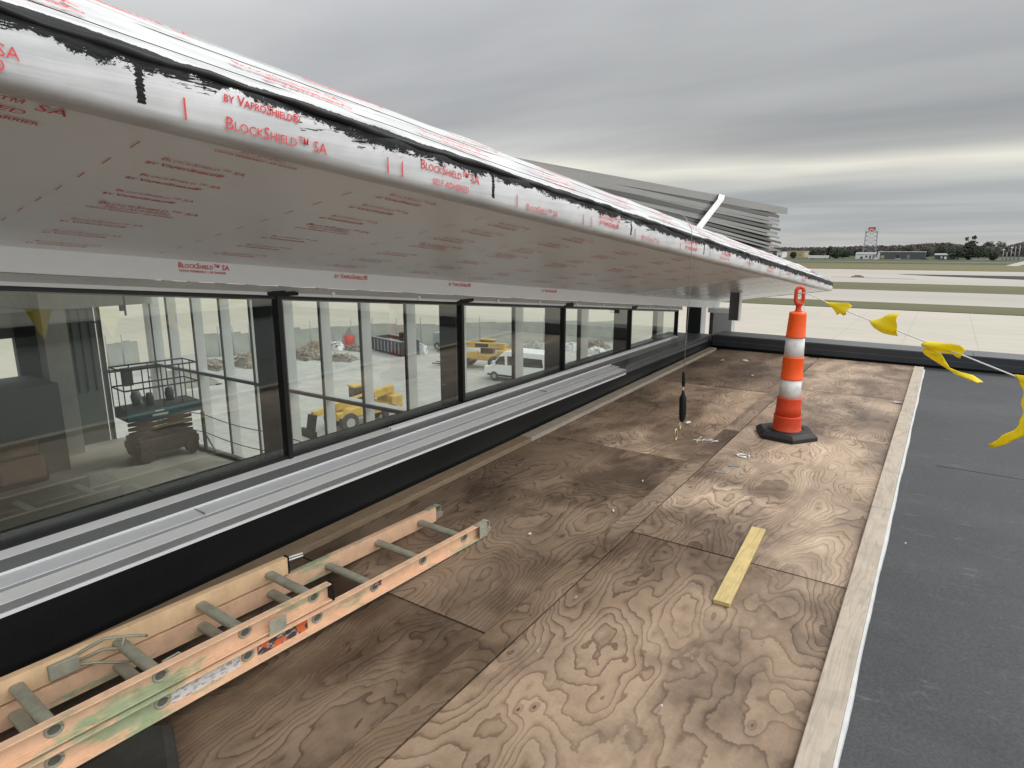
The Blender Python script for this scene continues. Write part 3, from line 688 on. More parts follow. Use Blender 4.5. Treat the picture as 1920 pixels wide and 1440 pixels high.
# far cars
def far_car(x, y, L, label, m, van=False):
    b = gpt(x, y); t = thing('parked_car', label, 'car', (b.x, b.y, GZ+.12), group='cars on the perimeter road')
    h = 1.9 if van else 1.5
    MB().prism([(-L/2, .35), (L/2, .35), (L/2, .95), (L*.36, 1.0), (L*.22, h), (-L*.32, h), (-L*.46, 1.0), (-L/2, .9)], -.9, .9, 'y').build('body', m, t, bevel=.06)
    MB().prism([(L*.31, 1.02), (L*.2, h-.08), (-L*.30, h-.08), (-L*.40, 1.02)], -.93, .93, 'y').build('window_band', 'dglass', t)
    for s in (-.32, .32): MB().tube([(L*s, -.92, .34), (L*s, .92, .34)], .34, 10).build('wheel', 'tyre', t)
for a in [(1586, 485.6, 5.0, 'beige car at the left before the bushy trees', 'yellowcar'), (1683, 487, 5.2, 'silver car below the open shed', 'yellowcar'), (1733, 487.3, 6.2, 'dark pickup-sized car at the right end of the shed', 'darksteel'),
          (1765, 487.6, 6.0, 'dark car left of the white box by the gabled house', 'darksteel'), (1783, 487.6, 8.0, 'long dark car before the gabled house', 'darksteel'),
          (1830, 488, 5.2, 'white car before the broad evergreens', 'whitewall'), (1845, 488.3, 6.6, 'white van-like car right of the other white car', 'whitewall', True), (1872, 488.3, 4.6, 'small white car at the foot of the light poles', 'whitewall')]:
    far_car(*a)
b = gpt(1772, 487); t = thing('utility_box', 'white box trailer standing between two dark cars', 'box', (b.x, b.y, GZ+.1))
MB().box(-1.1, 1.1, -1, 1, .3, 3.1).build('cabinet', 'whitewall', t, bevel=.05); MB().box(-.9, .9, -.8, .8, 0, .3).build('base', 'darksteel', t)
b = gpt(1641, 486.6); t = thing('parked_plane_tail', 'small white fin shaped cover before the white building', 'cover', (b.x, b.y, GZ+.1))
MB().prism([(-2, 0), (2, 0), (1, 2.2), (.2, 2.4)], -.6, .6, 'y').build('cover', 'whitewall', t); MB().box(-2.1, 2.1, -.8, .8, -.02, .12).build('base', 'greysteel', t)
# light poles
for (x, yb, yt, lab, lamp) in [(1879, 488.5, 473.5, 'pole with a bright lamp head, leftmost of the bright two', True), (1894, 488.5, 470.5, 'taller pole with a bright lamp head right of the other', True), (1791, 485, 473.5, 'bare pale pole right of the gabled house', False),
                         (1901, 488, 468, 'thin bare pole immediately right of the lamp poles', False), (1909, 488, 466, 'thin bare pole furthest right', False), (1886, 488.5, 476, 'short dark pole between the two lamp poles', False)]:
    b = gpt(x, yb); mpp = (b-EYE).length/1212; H = (yb-yt)*mpp
    t = thing('light_pole', lab, 'pole', (b.x, b.y, GZ), group='poles at the field edge')
    MB().tube([(0, 0, 0), (0, 0, H)], [.5, .28], 8).build('pole', 'greysteel', t)
    if lamp: MB().box(-1.0, 1.0, -.5, .5, H, H+1.3).build('lamp_head', 'whitewall', t)
    else: MB().box(-.6, .6, -.1, .1, H-1.2, H-.9).build('crossarm', 'greysteel', t)
# far chain link fence at right
a, b = gpt(1820, 489), gpt(1990, 484.5)
t = thing('chain_link_fence', 'grey chain link fence running up to the far road at right', 'fence', (a.x, a.y, GZ))
dv = Vector((b.x-a.x, b.y-a.y, 0))
for k in range(13): MB().tube([dv*(k/12), dv*(k/12)+Vector((0, 0, 3))], .1, 5).build('post', 'greysteel', t)
n_ = Vector((-dv.y, dv.x, 0)).normalized()*.03
MB().add([Vector((0, 0, 0)), dv, dv+Vector((0, 0, 3)), Vector((0, 0, 3))], [(0, 1, 2, 3)]).build('mesh_panel', 'chain', t)

# ================================================================== ROOF DECK
AX = math.atan(SL)
x0, x1, y0, y1 = -2.75, 6.0, -6.0, 9.2
k_ = lambda x, y: (x, y, SL*y-.022)
struct(MB().add([k_(x0, y0), k_(x1, y0), k_(x1, y1), k_(x0, y1)], [(0, 1, 2, 3)]).build('roof_deck', 'epdm', fix=False), 'dark grey roof membrane right of the plywood')
p = on_deck(1757, 868)
for i, (ya, xa, xb) in enumerate([(p.y, p.x, 3.2), (-2, -.1, 4)]):   # lap seams
    struct(MB().box(xa, xb, ya, ya+.012, -.0215, -.0195, sy=SL, sx=-.0).build('membrane_seam', 'epdm', rot=(0, 0, 0)), None)
p = on_deck(1727, 707)
# plywood sheets
def ply(name_label, x0, x1, y0, y1, col, dz=0.0, tilt=0):
    o = MB().box(0, x1-x0, 0, y1-y0, -.018, 0).build('plywood_sheet', 'ply', loc=(x0, y0, SL*y0+dz), rot=(AX, 0, tilt), bevel=.0012)
    tag(o, name_label, 'plywood sheet', 'plywood sheets on the roof'); o.color = (*col, 1); return o
g = .007
ply('dark brown plywood sheet under the near part of the ladder', -2.6, -1.418, -.56, 1.878-g, (.47, .42, .37))
ply('dark plywood sheet beside the far end of the ladder', -2.6, -1.418, 1.88, 4.318-g, (.54, .49, .445), .001)
ply('plywood sheet under the hanging hook', -2.6, -1.418, 4.32, 6.758-g, (.92, .85, .79))
ply('plywood sheet in the far left corner with paper scraps', -2.6, -1.418, 6.76, 9.10, (.66, .60, .56), .001)
ply('large pale swirled sheet nearest the camera, below the yellow board', -1.283, -.19, .63, 3.068-g, (.77, .705, .64))
ply('pale plywood sheet between the yellow board and the delineator', -1.283, -.19, 3.07, 5.508-g, (1.0, .955, .91), .001)
ply('plywood sheet carrying the orange delineator post', -1.283, -.19, 5.51, 7.1-g, (1.0, .95, .91))
ply('plywood sheet in the far right corner by the coping', -1.283, -.19, 7.1, 9.08, (.93, .87, .82), .001)
ply('near cut sheet at the very bottom edge', -1.283, -.19, -1.8, .626, (.7, .65, .6))
ply('long narrow plywood rip along the middle joint, near piece', -1.414, -1.292, -.9, 2.81, (.58, .52, .45), .002)
ply('narrow plywood rip along the middle joint beside the hook', -1.414, -1.292, 2.815, 5.25, (.74, .69, .65), .001)
ply('narrow plywood rip along the middle joint, far piece', -1.414, -1.292, 5.254, 9.05, (.84, .79, .77), .002)
# edge boards
def board(label, xa, xb, y0, y1, m, h=.038, dz=0.0, rz=0, name='edge_board', group='timber edge boards'):
    o = MB().box(0, xb-xa, 0, y1-y0, 0, h).build(name, m, loc=(xa, y0, SL*y0+dz+.0005), rot=(AX, 0, rz), bevel=.003)
    return tag(o, label, 'board', group)
board('grey timber edge board by the roof membrane, nearest piece', -.215, -.118, -.2, 1.72, 'lumber')
board('pale timber edge board right of the yellow board', -.212, -.116, 1.723, 4.06, 'lumber', rz=R(.1))
board('timber edge board right of the delineator base', -.217, -.121, 4.063, 6.5, 'lumber')
board('farthest timber edge board ending by the dark coping', -.214, -.118, 6.503, 8.86, 'lumber')
board('brown timber board along the black upstand beside the ladder', -2.715, -2.607, -.6, 4.1, 'lumber2', dz=-.004)
board('timber board along the black upstand between ladder and hook', -2.717, -2.609, 4.103, 6.6, 'lumber', dz=-.004)
board('far timber board along the black upstand ending in the corner', -2.713, -2.607, 6.603, 8.98, 'lumber', dz=-.004)
mb = MB(); n_ = 150; ex = []
for i in range(n_+1):
    y = -.3+9.2*i/n_; w = .010+.002*math.sin(y*3.7)+.0015*math.sin(y*9)+random.uniform(-.0007, .0007)
    mb.v += [(-.120, y, SL*y+.004), (-.116+w, y, SL*y+.001), (-.114+w, y, SL*y-.020), (-.120, y, SL*y-.020)]
for i in range(n_):
    for q in range(4): a = i*4+q; b = i*4+(q+1) % 4; mb.f.append([a, a+4, b+4, b]); mb.m.append(0); mb.s.append(False)
o = mb.build('insulation_edge', 'alu_edge'); tag(o, 'thin white strip edging the timber boards beside the grey membrane', 'edge strip')
# scrap pine board
a = on_deck(1352, 1136); b = on_deck(1422, 996); dv = (b-a); ang = math.atan2(dv.y, dv.x)-math.pi/2; L = dv.length
o = MB().box(-.036, .036, 0, L, 0, .02).build('scrap_board', 'yellow_wood', loc=(a.x, a.y, SL*a.y+.002), rot=(AX, 0, ang), bevel=.002)
tag(o, 'short fresh yellow pine board lying loose on the plywood', 'board')

# ------------------------------------------------------------------ far coping / side coping
t = thing('far_parapet', 'low dark grey coping across the far end of the roof', 'parapet', (0, 9.2, 0))
zp = lambda x: .385-.008*(x+2.7)
MB().add([(-2.75, 0, -.3), (6.4, 0, -.3), (6.4, .42, -.3), (-2.75, .42, -.3), (-2.75, 0, zp(-2.75)-.02), (6.4, 0, zp(6.4)-.02), (6.4, .42, zp(6.4)-.02), (-2.75, .42, zp(-2.75)-.02)],
         [(0, 1, 5, 4), (1, 2, 6, 5), (2, 3, 7, 6), (3, 0, 4, 7), (4, 5, 6, 7), (0, 3, 2, 1)]).build('upstand', 'black', t)
def slopebox(x0, x1, y0, y1, zo0, zo1):
    return [(x0, y0, zp(x0)+zo0), (x1, y0, zp(x1)+zo0), (x1, y1, zp(x1)+zo0), (x0, y1, zp(x0)+zo0), (x0, y0, zp(x0)+zo1), (x1, y0, zp(x1)+zo1), (x1, y1, zp(x1)+zo1), (x0, y1, zp(x0)+zo1)]
BF = [(0, 3, 2, 1), (4, 5, 6, 7), (0, 1, 5, 4), (1, 2, 6, 5), (2, 3, 7, 6), (3, 0, 4, 7)]
for (xa, xb) in ((-2.72, .35), (.353, 3.4), (3.403, 6.42)): MB().add(slopebox(xa, xb, -.03, .45, -.018, 0), BF).build('coping_cap', 'cap', t, bevel=.003)
MB().add(slopebox(-2.73, 6.42, -.028, -.004, -.155, -.019), BF).add(slopebox(-2.73, 6.42, -.040, -.028, -.158, -.145), BF).build('coping_face', 'cap_face', t)
MB().add(slopebox(-2.73, 6.42, -.0295, -.0275, -.092, -.086), BF).build('drip_line', 'cap', t)
t = thing('side_parapet', 'low parapet closing the roof at the right, seen only in reflection', 'parapet', (6.0, 0, 0))
MB().box(0, .4, -6, 9.2, -.3, .36, sy=0).build('upstand', 'black', t); MB().box(-.03, .44, -6, 9.16, .361, .38).build('coping_cap', 'cap', t)

# ================================================================== WINDOW LEDGE
t = thing('window_ledge', 'stepped aluminium sill and black upstand under the clerestory windows', 'ledge', (0, 0, 0))
mb = MB(); N = 60
for i in range(N):      # black membrane upstand with a soft rounded toe and slight waviness
    ya, yb = -3+12.2*i/N, -3+12.2*(i+1)/N
    for yy in (ya, yb): pass
prof = [(-2.60, -.004), (-2.66, .003), (-2.71, .012), (-2.735, .035), (-2.745, .075), (-2.752, .15), (-2.751, .30)]
for i in range(N+1):
    y = -3+12.2*i/N; w = .004*math.sin(y*2.3)+.003*math.sin(y*5.1+1)
    for j, (x, z) in enumerate(prof):
        zz_ = (SL*y-.018+z) if j < 5 else (SL*y*.5+z if j == 5 else .262+.02*(y > 6.3))
        if j == 6: zz_ = .262+max(0, y)*.0035
        mb.v.append((x+(w if j < 5 else 0)-(.04 if j < 3 else 0), y, zz_))
n = len(prof)
for i in range(N):
    for j in range(n-1): mb.f.append([i*n+j, (i+1)*n+j, (i+1)*n+j+1, i*n+j+1]); mb.m.append(0); mb.s.append(True)
mb.build('upstand_membrane', 'black', t)
ks = .0025
def led(name, m, x0, x1, z0, z1, y0=-3, y1=9.2, bev=.0015, sy=ks): MB().box(x0, x1, y0, y1, z0, z1, sy=sy).build(name, m, t, bevel=bev)
# steps from the outer lip up to the glazing
led('lip', 'alu_w', -2.775, -2.742, .262, .277, y1=6.2)
led('outer_extrusion', 'alu_d', -2.79, -2.7485, .2785, .312, y1=6.2)  # front of the extrusion coloured dark, as its shaded side
def slant(name, m, xa, za, xb, zb, y0=-3, y1=9.2, th=.003):
    MB().add([(xb, y0, zb-th), (xa, y0, za-th), (xa, y1, za-th+ks*(y1-y0)), (xb, y1, zb-th+ks*(y1-y0)), (xb, y0, zb), (xa, y0, za), (xa, y1, za+ks*(y1-y0)), (xb, y1, zb+ks*(y1-y0))], BF).build(name, m, t)
KO = -3*ks
slant('outer_extrusion', 'alu_w', -2.7475, .314+KO, -2.842, .322+KO, y1=6.21)  # same extrusion, top coloured pale as its lit side
led('middle_step', 'alu_d', -2.838, -2.832, .318, .334)  # step riser darkened in colour to stand for its shade
slant('middle_step', 'alu', -2.8315, .3375+KO, -2.93, .346+KO)
led('inner_step', 'alu', -2.934, -2.929, .340, .356)
MB().add([(-3.03, -3, .360), (-2.932, -3, .348), (-2.932, 8.6, .376), (-3.03, 8.6, .388)], [(0, 1, 2, 3)]).build('sloping_flashing', 'alu_d', t)
slant('sill_strip', 'alu_w', -3.03, .3690+KO, -3.092, .383+KO, y1=8.6)
led('base_block', 'alu_d', -3.10, -2.80, .20, .312)
MB().box(-2.93, -2.752, 6.21, 9.2, .30, .352, sy=.003).build('grey_cap', 'cap', t, bevel=.003)
MB().box(-3.4, -2.93, 8.5, 9.2, .20, .372).build('end_cap', 'cap', t, bevel=.003)
mb = MB()
for yy in (1.52, 4.7, -1.4):
    mb.box(-2.93, -2.8325, yy, yy+.004, .3385, .3475, sy=ks)
mb.build('butt_joint', 'alu_d', t)
# loose glazing channel on the sill
t2 = thing('glazing_channel', 'thin loose aluminium channel lying along the window sill', 'channel', (0, 0, 0))
MB().box(-3.060, -3.034, 2.98, 8.3, .371, .374, sy=.0024).box(-3.060, -3.056, 2.98, 8.3, .3742, .394, sy=.0024).box(-3.038, -3.034, 2.98, 8.3, .3742, .390, sy=.0024).build('channel', 'alu_w', t2)
MB().box(-3.0555, -3.0385, 2.99, 8.29, .3743, .382, sy=.0024).build('gasket', 'blackp', t2)

# ================================================================== CLERESTORY WINDOWS
XG = -3.10
MUL = [-1.10, .53-.02, 2.19, 3.84, 5.44, 7.06, 8.66]; MUL = [-2.7, -1.06, .40-.0, 2.205, 3.84, 5.45, 7.06, 8.67]
MUL = [-2.72, -1.08, .56-.0, 2.205, 3.84, 5.45, 7.06, 8.67]
MUL = [-2.72, -1.08, 2.205, 3.84, 5.45, 7.06, 8.67]        # the nearest light is a double-width pane
ztop = lambda y: 1.545-.091*y
t = thing('clerestory_window', 'row of black framed clerestory windows tapering under the canopy', 'window', (0, 0, 0))
ZS = .392
def quadbox(mb, x0, x1, y0, y1, z0a, z0b, z1a, z1b, mi=0):
    mb.add([(x0, y0, z0a), (x1, y0, z0a), (x1, y1, z0b), (x0, y1, z0b), (x0, y0, z1a), (x1, y0, z1a), (x1, y1, z1b), (x0, y1, z1b)], BF, mi)
for a, b in zip(MUL, MUL[1:]):
    f = MB(); e = .015
    f.box(XG-.03, XG+.012, a+e, b-e, ZS-.02, ZS+.016, sy=0)
    quadbox(f, XG-.03, XG+.012, a+e, b-e, ztop(a+e)-.022, ztop(b-e)-.022, ztop(a+e)+.004, ztop(b-e)+.004)
    fo = f.build('pane_frame', 'frame', t)
    m_ = MB(); m_.add([(XG-.006, a+e, ZS+.01), (XG-.006, b-e, ZS+.01), (XG-.006, b-e, ztop(b-e)-.015), (XG-.006, a+e, ztop(a+e)-.015)], [(0, 1, 2, 3)])
    m_.build('glass_pane', 'glass', fo, fix=False)
for y in MUL[1:]:
    w = .014 if y < 8 else .01
    mb = MB(); quadbox(mb, XG-.035, XG+.02, y-w, y+w, ZS-.02, ZS-.02, ztop(y)+.0, ztop(y)+.0); mb.build('mullion', 'frame', t)
    if y > 8: continue
    mb = MB(); quadbox(mb, XG-.20, XG-.036, y-.028, y+.028, ZS-.04, ZS-.04, ztop(y), ztop(y)); mb.build('inner_mullion', 'frame_in', t)
MB().box(XG-.20, XG-.031, -2.7, 8.7, ZS-.06, ZS-.002).build('inner_sill', 'frame_in', t)
mb = MB(); quadbox(mb, XG-.20, XG-.031, -2.7, 8.7, ztop(-2.7)-.03, ztop(8.7)-.03, ztop(-2.7)+.02, ztop(8.7)+.02); mb.build('head_frame', 'frame_in', t)
# white trim and clips over the head
mb = MB()
quadbox(mb, XG-.01, XG+.055, -2.7, 8.72, ztop(-2.7)+.005, ztop(8.72)+.005, ztop(-2.7)+.05, ztop(8.72)+.05)
mb.build('head_trim', 'trim', t)
MB().add([(XG+.052, -2.7, ztop(-2.7)-.001), (XG+.058, -2.7, ztop(-2.7)-.001), (XG+.058, 8.72, ztop(8.72)-.001), (XG+.052, 8.72, ztop(8.72)-.001), (XG+.052, -2.7, ztop(-2.7)+.016), (XG+.058, -2.7, ztop(-2.7)+.016), (XG+.058, 8.72, ztop(8.72)+.016), (XG+.052, 8.72, ztop(8.72)+.016)], BF).build('drip_flashing', 'alu', t)
for yc in [2.55, 3.3, 4.25, 4.9, 5.6, 6.2, 6.9, 7.5, 8.2]:
    MB().obox((XG+.064, yc, ztop(yc)+.016), (.006, 0, 0), (0, .009, -.001), (0, 0, .016)).build('clip', 'alu_w', t)
mb = MB()
for y in MUL[1:-1]:
    for j in range(7): mb.obox((XG+.061+random.uniform(0, .004), y-.02+random.uniform(-.06, .07), ztop(y)+.008+random.uniform(-.008, .012)), (.004, 0, 0), (0, random.uniform(.02, .045), 0), (0, 0, random.uniform(.005, .012)))
mb.build('sealant_patch', 'blackp', t)

# ================================================================== CANOPY
XF = -1.40; YE = 10.45; YN = -3.0; XW = -3.02
fz = lambda y: 1.942-.09*y; ft = lambda y: 2.05-.09*y
sfz = lambda x, y: 1.69-.09*y+.150*(x+3.05)
t = thing('canopy', 'white wrapped tapering roof canopy with black mastic edge and red print', 'canopy', (0, 0, 0))
# edge profile in (x, z-rel): soffit start -> rounded nose -> fascia -> lapped roof edge -> roof slope
nose = [(-1.47, 1.922), (-1.435, 1.9235), (-1.417, 1.927), (-1.406, 1.936), (-1.401, 1.950), (-1.40, 1.99), (-1.402, 2.03), (-1.408, 2.048), (-1.425, 2.060), (-1.455, 2.078), (-1.52, 2.112), (-1.6, 2.152), (-1.75, 2.233), (-1.9, 2.305)]
mb = MB(); NY = 130
ys = [YN+(YE-YN)*i/NY for i in range(NY+1)]; n = len(nose)
for i, y in enumerate(ys):
    for j, (x, z) in enumerate(nose):
        w = 0
        if 5 <= j <= 9: w = .0025*math.sin(y*9+j)+.002*math.sin(y*23+j*2)
        if j >= 10: w = .006*math.sin(y*3.1+j)+.003*math.sin(y*11)
        mb.v.append((x+w, y, z-.09*y+w*.6))
for i in range(NY):
    for j in range(n-1): mb.f.append([i*n+j, i*n+j+1, (i+1)*n+j+1, (i+1)*n+j]); mb.m.append(0); mb.s.append(True)
mb.build('fascia', 'wrap', t, fix=False)
# soffit sheet (membrane) and its smooth metal end panels
def soff(mb, ya, yb, xa=-1.468, xb=XW, dz=0, n=10, m=14):
    base = len(mb.v)
    for i in range(m+1):
        y = ya+(yb-ya)*i/m
        for j in range(n+1):
            x = xa+(xb-xa)*j/n; w = .004*math.sin(y*1.7+x*2)*math.sin(j/n*math.pi)
            mb.v.append((x, y, sfz(x, y)-(0.0)+w+dz - (.0 if j else .0)))
    for i in range(m):
        for j in range(n): a = base+i*(n+1)+j; mb.f.append([a, a+1, a+n+2, a+n+1]); mb.m.append(0); mb.s.append(True)
mb = MB(); soff(mb, YN, 6.6, m=30); mb.build('soffit', 'soffit', t)
mb = MB(); soff(mb, 6.6, YE-.002, m=14, dz=-.001); mb.build('soffit_end_panel', 'soffit_metal', t)
# wall band under the soffit
mb = MB(); quadbox(mb, XW-.06, XW+.004, YN, 10.44, ztop(YN)+.052, ztop(10.44)+.052, sfz(XW, YN)+.01, sfz(XW, 10.44)+.01); mb.build('wall_band', 'soffit', t)
# roof top and end closure
mb = MB(); quadbox(mb, -9.0, -1.905, YN, YE, 2.20-.09*YN, 2.20-.09*YE, 2.309-.09*YN, 2.309-.09*YE)
mb.build('roof_panel', 'wrap', t)
e = [(x, z-.09*YE) for x, z in nose]+[(-3.0, 2.30-.09*YE), (-3.06, sfz(-3.06, YE))]
MB().prism([(x, z) for x, z in e], YE-.004, YE+.02, 'y').build('end_closure', 'wrap', t)
# torn end flap
mb = MB(); pts = []
for i in range(9):
    a = i/8; y = YE-.55+.7*a; pts.append((y, .0+.05*math.sin(a*3.1)))
for (y, l) in pts: mb.v += [(-1.405-.02, y, ft(y)+.004+l*.3), (-1.52, y, ft(y)+.055+l), (-1.66, y+.02, ft(y)+.10+l*1.2)]
for i in range(8):
    for j in range(2): mb.f.append([i*3+j, i*3+j+1, i*3+j+4, i*3+j+3]); mb.m.append(0); mb.s.append(True)
o = mb.build('loose_flap', 'tarp_g', t); md = o.modifiers.new('thick', 'SOLIDIFY'); md.thickness = .006
# mastic bead on the edge
mb = MB(); pts = [(-1.412+.002*math.sin(y*17), y, ft(y)+.002+.004*math.sin(y*7.3)+.002*math.sin(y*31)) for y in [YN+i*.045 for i in range(int((9.0-YN)/.045))]]
mb.tube(pts, [.011+.005*math.sin(i*.9)*math.sin(i*.37) for i in range(len(pts))], 6); mb.build('mastic_bead', 'blackp', t)
# lap line on the roof slope
for (zo, xo) in ((.054, -1.515), (.155, -1.71)):
    mb = MB(); mb.tube([(xo-.0, y, 2.05+zo+.012-.09*y+.002*math.sin(y*5)) for y in [YN+i*.25 for i in range(52)]], .0011, 4); mb.build('lap_seam', 'blackp', t)
# printed lettering
R1 = (Vector((0, 1, -.09))).normalized()
fas = MB()
def ftext(body, y, zrel, width, bold=0.0, tilt=0.0, caps=True):
    d = Vector((0, 1, -.09-tilt)).normalized(); u = Vector((0, -d.z, d.y)); u = Vector((0, .09, 1)).normalized()
    put_text(fas, body, (XF+.0042, y, zrel-.09*y), d, u, width, bold, caps=caps)
T1, T2, T3, T4, T5 = 'BlockShield™ SA', 'by VaproShield®', 'SELF-ADHERED', 'VAPOR PERMEABLE • AIR BARRIER', 'SA'
ftext('BlockShield™ SA', .285, 1.968, .225)
ftext('by VaproShield®', .285, 1.942, .20, .018)
ftext(T2, .895, 2.006, .205, .018)
ftext(T1, .895, 1.948, .285, .003)
ftext(T1, 1.545, 1.984, .300, .003); ftext(T3, 1.60, 1.946, .185)
ftext(T1, 2.15, 1.944, .24)
ftext(T1, 2.79, 1.995, .225, .003); ftext(T2, 2.79, 1.966, .21, .02)
ftext(T1, 3.30, 1.948, .25)
ftext(T1, 3.98, 1.996, .24); ftext(T2, 4.0, 1.963, .22, .02)
for k, y in enumerate([4.75, 5.5, 6.25, 7.1, 8.0, 9.0]): ftext(T1, y, 1.955+.02*(k % 2), .24); 
for k, y in enumerate([4.8, 6.3, 8.1]): ftext(T2, y, 1.990, .22, .02)
for y in [.80, 1.40, 1.46, 2.08, 2.62, 2.7, 3.2, 3.9, 4.5]:   # registration strokes
    h = .045; z = 1.965+.02*((y*10) % 2 > 1); fas.box(XF+.0038, XF+.0046, y, y+.004, z-.09*y-h/2, z-.09*y+h/2)
fas.build('fascia_lettering', 'red', t, fix=False)
sof = MB()
def stext(body, y, x, width, bold=0.0, dz=-.0045):
    ex = Vector((0, 1, -.09)).normalized(); ey = Vector((1, 0, .15)).normalized()
    put_text(sof, body, (x, y, sfz(x, y)+dz), ex, ey, width, bold)
rows = [(-1.615, 2), (-1.77, 2), (-1.955, 2), (-2.12, 3), (-2.37, 2), (-2.58, 2), (-2.80, 2)]
for c in range(-1, 10):
    yc = .90+.655*c; sh = .05*((c*7) % 3-1); flip = c % 2
    for i, (x, kk) in enumerate(rows):
        x2 = x-.01+sh*.6+(.075 if flip else 0); y2 = yc+.02*i+sh*.5
        if x2 > -1.52 or x2 < -2.97: continue
        if y2 > 6.2: continue
        if kk == 2:
            stext(T1, y2, x2, .225); stext(T2, y2-.015, x2-.048, .205, .02)
        else:
            stext(T1, y2, x2, .31); stext(T3, y2+.03, x2-.035, .20); stext(T4, y2-.01, x2-.066, .27, .02)
    for i in range(9):
        x2 = -1.56-.155*i-.03*flip; yy = yc-.12+.004*i
        if yy < 6.3: sof.add([(x2, yy, sfz(x2, yy)-.0045), (x2-.055, yy+.004, sfz(x2-.055, yy+.004)-.0045), (x2-.055, yy+.007, sfz(x2-.055, yy+.007)-.0045), (x2, yy+.003, sfz(x2, yy+.003)-.0045)], [(0, 1, 2, 3)])
# first soffit block near the left picture edge and the one wrapping under the nose
stext('BlockShield™ SA', .24, -1.515, .38); stext(T3, .30, -1.555, .26); stext(T4, .24, -1.60, .36, .02)
stext(T3, .98, -1.485, .13); stext(T4, .93, -1.515, .24, .02)
sof.build('soffit_lettering', 'red', t, fix=False)
rf = MB()
rx = Vector((0, 1, -.09)).normalized(); ry = Vector((-1, 0, .53)).normalized()
def rtext(body, y, x, width, bold):
    z = 2.112+(-1.52-x)*.53-.09*y+.012
    put_text(rf, body, (x, y, z), rx, ry, width, bold)
for k in range(14):
    y = .35+.72*k
    rtext(T1, y, -1.60, .36, .02); rtext(T2, y+.05, -1.545, .30, .03); rtext(T1, y+.35, -1.76, .36, .02)
rf.build('roof_lettering', 'red', t, fix=False)
# band lettering
bl = MB()
for k, (y, b_) in enumerate([(1.62, T1), (2.55, T2), (3.6, T2), (4.9, T2)]):
    put_text(bl, b_, (XW+.0052, y, sfz(XW, y)-.035), (0, .996, -.09), (0, .09, .996), .26, .02)
    if k == 0: put_text(bl, T4, (XW+.0052, y, sfz(XW, y)-.055), (0, .996, -.09), (0, .09, .996), .24, .02)
bl.build('band_lettering', 'red', t, fix=False)
# hanging steel stub below the end of the soffit
pt = at_y(1385, 558, 8.45); 
t = thing('hanging_bracket', 'dark steel stub hanging from the far end of the canopy soffit', 'bracket', (-2.24, 8.45, sfz(-2.24, 8.45)))
MB().box(-.085, .04, 0, .012, -.37, -.004).build('web', 'cap', t); MB().box(.0405, .052, -.03, .07, -.37, -.004).build('flange', 'alu', t)
MB().box(-.10, .06, -.04, .08, -.0035, -.0008).build('top_plate', 'alu', t)
# columns at the building corner
t = thing('corner_column', 'dark grey steel column at the far corner of the building', 'column', (-3.14, 9.62, 0))
MB().box(-.11, .11, -.11, .11, -10, sfz(-3.1, 9.6)-.02).build('shaft', 'cap_face', t); MB().box(.111, .118, -.11, .11, -10, sfz(-3.1, 9.6)-.03).build('edge_trim', 'alu', t)
t = thing('pale_column', 'pale grey boxed column behind the dark corner column', 'column', (-2.86, 10.25, 0))
MB().box(-.17, .12, -.1, .1, -10, .60).build('shaft', 'fin', t); MB().box(-.23, -.20, -.1, .1, -10, .60).build('dark_jamb', 'fin_d', t)
MB().box(-.26, .17, -.12, .12, .602, .67).build('head_plate', 'alu_w', t)

# ------------------------------------------------------------------ steel stud bundle on the roof
t = thing('stud_bundle', 'strapped bundle of galvanised steel studs lying on the canopy roof', 'stud bundle', (0, 0, 0))
rz = lambda y: 2.312-.09*y
yE = 9.75; YS0 = 2.3
ztopE = 2.20
NS = 12
for j in range(3):
    for i in range(NS):
        if j > 0 and i == 0: continue
        f_ = (i+.5)/NS; ye = yE+random.uniform(-.30, .26)+(-.30 if j == 0 else .12)*(1-f_); ys_ = YS0
        if i == NS-1 and j == 0: ye = yE+.3
        xa = -2.02-.155*j-random.uniform(0, .02)
        zE = rz(yE)+.05+(ztopE-.05-rz(yE))*f_+(.0 if j == 0 else -.03*j); z0_ = rz(ys_)+.004*i-.07
        sl = (zE-z0_)/(yE-ys_)
        zt_ = lambda y: z0_+sl*(y-ys_)
        w_, h_, th = .145, (.052, .044, .056)[i % 3]*(.45+.55*f_) if i < NS-1 else .10, .004
        P = [(-w_, 0), (0, 0), (0, -h_*.9), (-th, -h_*.9), (-th, -th), (-w_+th, -th), (-w_+th, -h_*.9), (-w_, -h_*.9)]
        mb = MB(); vs = []
        for y in (ys_, ye):
            for (a, b) in P: vs.append((xa+a, y, zt_(y)+b))
        fs = [list(range(8)), list(range(8, 16))[::-1]]+[[q, q+8, (q+1) % 8+8, (q+1) % 8] for q in range(8)]
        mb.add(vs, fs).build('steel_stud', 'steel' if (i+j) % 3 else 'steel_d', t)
ysx = at_x(1358, 372, -2.0).y; yb_ = at_x(1312, 428, -1.98).y
zs = lambda i_: 0
def topz(y): 
    z0_ = rz(YS0)+.004*(NS-1)-.07; zE = rz(yE)+.05+(ztopE-.05-rz(yE))*((NS-.5)/NS); return z0_+(zE-z0_)/(yE-YS0)*(y-YS0)
zt7 = topz(ysx)
mb = MB(); w_ = .19; slp = (ysx-yb_)/(zt7-(at_x(1312, 428, -1.98).z))
path = [(-1.985, rz(ysx)+.0), (-1.992, rz(ysx)+.3*(zt7-rz(ysx))), (-2.0, zt7-.05), (-2.03, zt7+.008), (-2.25, zt7+.02), (-2.5, zt7-.0), (-2.54, zt7-.06), (-2.56, rz(ysx))]
for (x, z) in path: mb.v += [(x, ysx-w_/2-(zt7-z)*slp, z), (x, ysx+w_/2-(zt7-z)*slp, z)]
